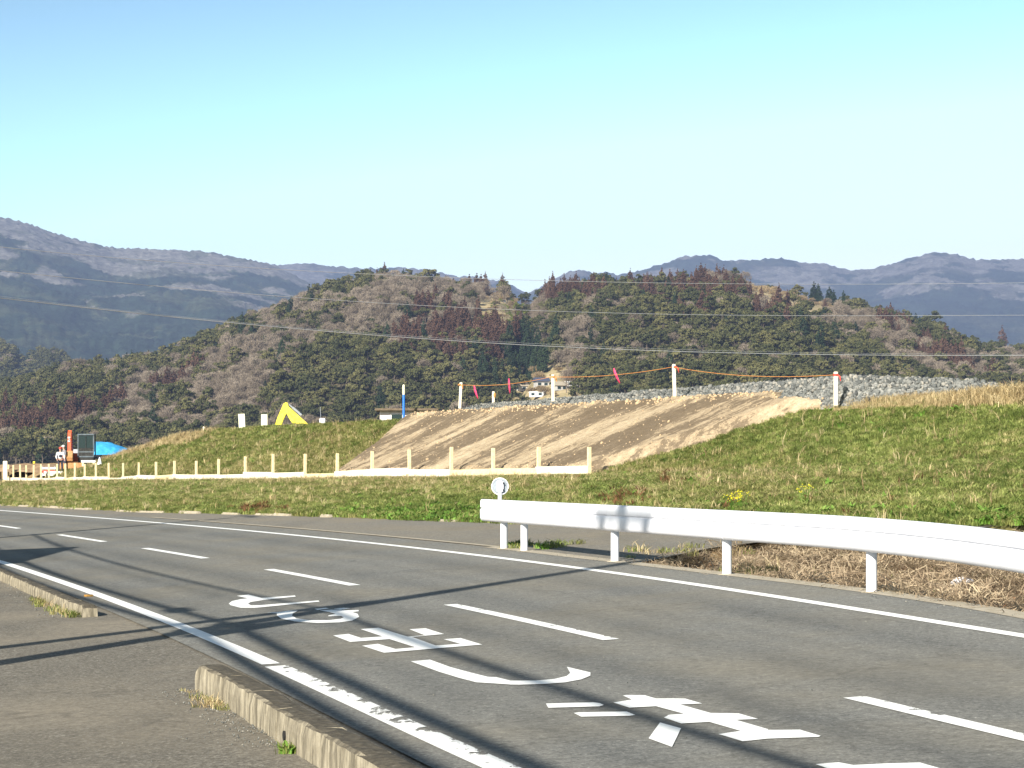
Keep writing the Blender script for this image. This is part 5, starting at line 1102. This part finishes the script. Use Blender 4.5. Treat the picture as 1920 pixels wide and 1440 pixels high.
# ------------------------------------------------------------------ hamlet at the foot of the hills
def house(u, v, w_, d_, h_, rz, wallm, roofm, lab_, flat=False):
    g = hit_hill(u, v, 700, 1500)
    if g is None: return
    t = empty('house' if not flat else 'shed', (g[0], g[1], g[2]-.6), rz); tag(t, lab_, 'house' if not flat else 'shed')
    mb = MB(); mb.box((0, 0, h_/2), (w_, d_, h_), None, 0); mb.build('wall', wallm, t)
    if flat: mb = MB(); mb.box((0, 0, h_+.15), (w_+.6, d_+.6, .25), RX(.08)); mb.build('roof', roofm, t)
    else: mb = MB(); mb.prism([(-d_/2-.7, h_), (d_/2+.7, h_), (d_/2+.5, h_+.35), (0, h_+1.9), (-d_/2-.5, h_+.35)], w_+1.2, RZ(R(90))); mb.build('roof', roofm, t)
    for k in (-1, 1):
        f = empty('window', (k*w_*.25, -d_/2-.02, h_*.55)); f.parent = t; mb = MB(); mb.box((0, 0, 0), (1.7, .08, 1.3)); mb.build('frame', M['grey_steel'], f); mb = MB(); mb.box((0, -.05, 0), (1.5, .04, 1.1)); mb.build('pane', M['glass'], f)
wm = noisy('plaster_wall', (.36, .35, .33), (.50, .48, .45), 2)
house(1015, 724, 6, 5, 2.6, .25, wm, M['roof_blue'], 'small house with dark slate roof in the hamlet, highest of the group')
house(1079, 722, 9, 4, 2.0, .05, M['white'], M['white'], 'long low white shed on the right side of the hamlet', True)
house(1008, 742, 6.5, 5, 2.2, -.2, M['white'], M['white'], 'bright white building at the bottom of the hamlet', True)
house(975, 731, 7, 5, 2.4, .1, wm, M['kerb_pale'], 'pale grey house on the left side of the hamlet')
house(1050, 730, 5, 4, 2.2, .4, wm, M['kerb_pale'], 'small pale house just right of the stake in front of the hamlet')
house(994, 714, 4, 3, 1.6, .3, M['white'], M['kerb_pale'], 'tiny pale shed on the dry slope above the hamlet', True)
house(931, 552, 3.6, 3, 2.4, 0, M['white'], M['white'], 'small white shed on the orchard terraces near the hilltop', True)
house(944, 565, 2.4, 2, 1.4, 0, M['white'], M['white'], 'tiny white hut lower on the orchard terraces', True)
for u, v, l in ((1024, 672, 'slim grey pole standing in the ravine above the hamlet'), (1089, 715, 'thin pole rising at the right end of the white shed')):
    g = hit_hill(u, v, 700, 1500); mb = MB(); mb.tube([(0, 0, 0), (0, 0, 7)], [.2, .14], 8); o = mb.build('utility_pole', M['concrete_pole']); o.location = g; tag(o, l, 'pole')

# ------------------------------------------------------------------ power lines
WL = [([(-200, 440), (0, 463), (150, 478), (300, 490), (520, 504), (700, 514), (960, 525), (1190, 530), (1440, 532.5), (1700, 532), (1920, 530.5), (2100, 527)], 'highest white power line crossing just under the mountain skyline', .024),
      ([(-200, 486), (0, 507.5), (240, 531), (480, 552), (720, 569), (960, 581), (1200, 588), (1440, 591), (1700, 592), (1920, 591.5), (2100, 590)], 'middle white power line crossing the upper hillsides', .027),
      ([(-200, 535), (0, 558), (230, 584), (440, 606), (700, 629), (960, 645.5), (1200, 656), (1440, 663), (1700, 666.5), (1920, 667), (2100, 666)], 'lowest and thickest white power line crossing the woods', .040),
      ([(-200, 530), (0, 555.5), (230, 581.5), (440, 603.5), (700, 626), (960, 642), (1200, 652), (1440, 659.5), (1700, 663.5), (1920, 664.5), (2100, 664)], 'thin power line running just above the thickest one', .014)]
for L_, lab_, rad in WL:
    us = np.linspace(-200, 2100, 90); c = np.polyfit([a for a, b_ in L_], [b_ for a, b_ in L_], 4)
    mb = MB(); mb.tube([at(u, float(np.polyval(c, u)), 170+(u+200)/2300*150) for u in us], rad, 6); tag(mb.build('power_line', M['wire']), lab_, 'power line')

# ------------------------------------------------------------------ small things by the guardrail
g_ = unp(1802, 1083, -.15); g_ = Vector((g_.x, g_.y, float(ground_z(g_.x, g_.y))+.07)); bm = bmesh.new(); bmesh.ops.create_icosphere(bm, subdivisions=4, radius=1)
for v in bm.verts:
    f_ = 1+.35*float(fbm(np.array(v.co.x*2.2+5), np.array(v.co.y*2.2+v.co.z*2), 901, 4)); v.co = Vector((v.co.x*.13*f_, v.co.y*.09*f_, max(v.co.z, -.5)*.065*f_))
me = bpy.data.meshes.new('rubbish_bag'); bm.to_mesh(me); bm.free(); m, n, b = mat('crumpled_bag', (.7, .7, .72), .4, .4); n.links.new(ramp(n, noise(n, 16, 4, .6), [(.44, (.10, .10, .13)), (.50, (.75, .75, .78))]), b.inputs['Base Color']); me.materials.append(m)
o = link(bpy.data.objects.new('rubbish_bag', me)); o.location = g_+Vector((0, 0, .03)); tag(o, 'crumpled grey and white plastic bag lying in the dead grass behind the guardrail', 'litter')
def flower(u, v, n_, lab_, h=.3):
    g = hit_ground(u, v, 30); t = empty('flowering_plant', g); tag(t, lab_, 'plant')
    st_ = MB(); fl = MB(); lf = MB()
    for k in range(n_):
        a = random.uniform(0, 6.28); r_ = random.uniform(.03, .20); hh = h*random.uniform(.6, 1.1); tip = Vector((math.cos(a)*r_, math.sin(a)*r_, hh)); st_.tube([(math.cos(a)*r_*.3, math.sin(a)*r_*.3, -.02), tip], .005, 4)
        for q_ in range(5): d = Vector((random.gauss(0, .022), random.gauss(0, .022), random.gauss(0, .02))); fl.ball(tip+d, .012, (1, 1, .6), 1)
        for q_ in range(3): zz = hh*random.uniform(.1, .6); aa = random.uniform(0, 6.28); c = Vector((math.cos(a)*r_*.6, math.sin(a)*r_*.6, zz)); e = Vector((math.cos(aa), math.sin(aa), .3))*.08; s_ = Vector((-e.y, e.x, 0))*.3; lf.poly([c, c+e*.5+s_, c+e, c+e*.5-s_])
    st_.build('stem', M['g_leaf'], t); fl.build('flower', M['flower'], t); lf.build('leaf', M['g_leaf'], t)
flower(1374, 958, 9, 'yellow flowers peeping over the guardrail, left clump', .32); flower(1392, 957, 9, 'yellow flowers peeping over the guardrail, right clump', .34); flower(1508, 950, 6, 'leafy green plant with a few yellow flowers behind the guardrail', .4)
# taller single straw stalks and weeds on the bank
SP = []
for _ in range(90):
    u = random.uniform(1100, 1915); v = random.uniform(780, 955) if random.random() < .8 else random.uniform(750, 800)
    if v < np.interp(u, [1110, 1300, 1500, 1920], [885, 840, 775, 750]): continue
    g = hit_ground(u, v, 30); SP.append((g.x, g.y, g.z, random.uniform(.9, 1.7), 0))
stalk = proto('stalk', *tuft(600, 3, .36, .05, .008, .35, .35), M['g_straw']); SP = np.array(SP)
scatter('tall_straw', SP[:, :3], np.stack([RNG.normal(0, .2, len(SP)), RNG.normal(0, .2, len(SP)), RNG.uniform(0, 6.28, len(SP))], 1), SP[:, 3], SP[:, 4].astype(int), [stalk], label='single tall straw stalks sticking out of the green bank', cat='grass')

# ------------------------------------------------------------------ off to the left, casting the shadows on the road: utility poles, cables, a house
def upole(x, y, h, strut, lab_):
    z0 = gz(x, y)-.02; t = empty('utility_pole', (x, y, z0)); tag(t, lab_, 'utility pole'); H_ = h-z0
    mb = MB(); mb.tube([(0, 0, 0), (0, 0, H_)], [.21, .125], 20); mb.build('pole', M['concrete_pole'], t, True)
    ra = math.atan2(.9545, -.2983); arm = 10.93-z0
    mb = MB(); mb.box((0, 0, arm), (2.2, .09, .09), RZ(ra)); mb.build('crossarm', M['grey_steel'], t)
    dx_, dy_ = -.2983, .9545
    for s_, up in ((-.85, -1), (.85, -1), (0, 1)):
        c = Vector((dx_*s_, dy_*s_, arm)); mb = MB()
        for k in range(3): mb.tube([c+Vector((0, 0, up*(.07+.07*k))), c+Vector((0, 0, up*(.10+.07*k)))], [.07, .10], 12)
        mb.build('insulator', M['white'], t)
    for zz in (5.0, 5.35, 6.3): mb = MB(); mb.box((.0, 0, zz-z0), (.46, .46, .06), None, .01); mb.build('band', M['grey_steel'], t)
    mb = MB(); mb.tube([(0, 0, 7.0-z0), (0, 0, 7.9-z0)], .17, 16); mb.build('sleeve', M['grey_steel'], t)
    if strut:
        sx, sy = strut; mb = MB(); mb.tube([(sx, sy, 0), (0, 0, 7.25-z0)], [.165, .115], 16); mb.build('strut', M['concrete_pole'], t, True)
        c = Vector((.58, .17, 4.95-z0)); mb = MB(); mb.tube([c-Vector((0, 0, .42)), c+Vector((0, 0, .42))], .22, 16); mb.box(c-Vector((.3, .09, 0)), (.5, .06, .08)); mb.build('junction_drum', M['grey_steel'], t)
    return t
PA = (-8.0, 13.28); PB = (-17.0, 41.2); PC = (1.6, -17.6)
upole(*PA, 11.75, (-2.06, 1.7), 'grey utility pole with slanting strut in the lot left of the road')
upole(*PB, 10.5, None, 'farther utility pole left of the road behind the house')
upole(*PC, 11.0, None, 'utility pole behind the viewer beside the road')
def cable(a, b_, sag, rad, lab_):
    mb = MB(); a = Vector(a); b_ = Vector(b_); pts = []
    for k in range(25): f_ = k/24; p_ = a.lerp(b_, f_); p_.z -= sag*4*f_*(1-f_); pts.append(p_)
    mb.tube(pts, rad, 6); tag(mb.build('cable', M['black_cable']), lab_, 'cable')
for z_, rad, nm_, sag in ((5.0, .055, 'lowest', .35), (5.35, .06, 'second lowest', .3), (6.3, .045, 'third', .3)):
    cable((*PA, z_), (*PC, z_), sag, rad, f'{nm_} black cable from the strutted pole to the pole behind the viewer'); cable((*PA, z_), (*PB, z_-.1), sag, rad*.8, f'{nm_} black cable from the strutted pole to the farther pole')
for s_ in (-.85, 0, .85):
    nm_ = {-.85: 'near', 0: 'middle', .85: 'far'}[s_]; c = Vector((PA[0]-.2983*s_, PA[1]+.9545*s_, 10.75 if s_ else 11.2)); cable(c, c+Vector((-34, -10.6, .2)), .5, .008, f'{nm_} overhead wire running away from the strutted pole to the left')
c = Vector((-8.83, 15.85, 5.25)); mb = MB(); d = Vector((-.307, .951, 0)); mb.tube([c-d*.35, c-d*.28, c+d*.28, c+d*.35], [.05, .11, .11, .05], 12); tag(mb.build('cable_closure', M['dark']), 'black cable closure hanging on the cable near the strutted pole', 'cable closure')
hs = empty('house', (-17.6, 32.2, gz(-17.6, 32.2)-.02)); tag(hs, 'flat-roofed pale house beyond the left edge of the road', 'house')
mb = MB(); mb.box((0, 0, 2.65), (7.6, 5.0, 5.3)); mb.build('wall', wm, hs)
mb = MB(); mb.box((0, 0, 5.45), (8.8, 6.0, .35), None, .03); mb.build('roof', M['roof'], hs)
for x_ in (-2.2, 0, 2.2): f = empty('window', (x_, -2.52, 1.6)); f.parent = hs; mb = MB(); mb.box((0, 0, 0), (1.2, .08, 1.1)); mb.build('frame', M['grey_steel'], f); mb = MB(); mb.box((0, -.05, 0), (1.05, .04, .95)); mb.build('pane', M['glass'], f)
mb = MB(); mb.box((3.82, 0, 1.05), (.06, .95, 2.1), None, .01); mb.build('door', M['roof'], hs)

# ------------------------------------------------------------------ haze
mb = MB(); mb.box((0, 4900, 470), (7600, 11200, 1160)); hz = mb.build('haze', M['white'])
mh = bpy.data.materials.new('haze_air'); mh.use_nodes = True; nn = mh.node_tree; nn.nodes.clear(); ho = nn.nodes.new('ShaderNodeOutputMaterial'); pv = nn.nodes.new('ShaderNodeVolumePrincipled')
pv.inputs['Color'].default_value = (.47, .60, 1.0, 1); pv.inputs['Density'].default_value = 7.4e-5; pv.inputs['Anisotropy'].default_value = 0
nn.links.new(pv.outputs[0], ho.inputs['Volume']); hz.data.materials.clear(); hz.data.materials.append(mh); hz['kind'] = 'stuff'
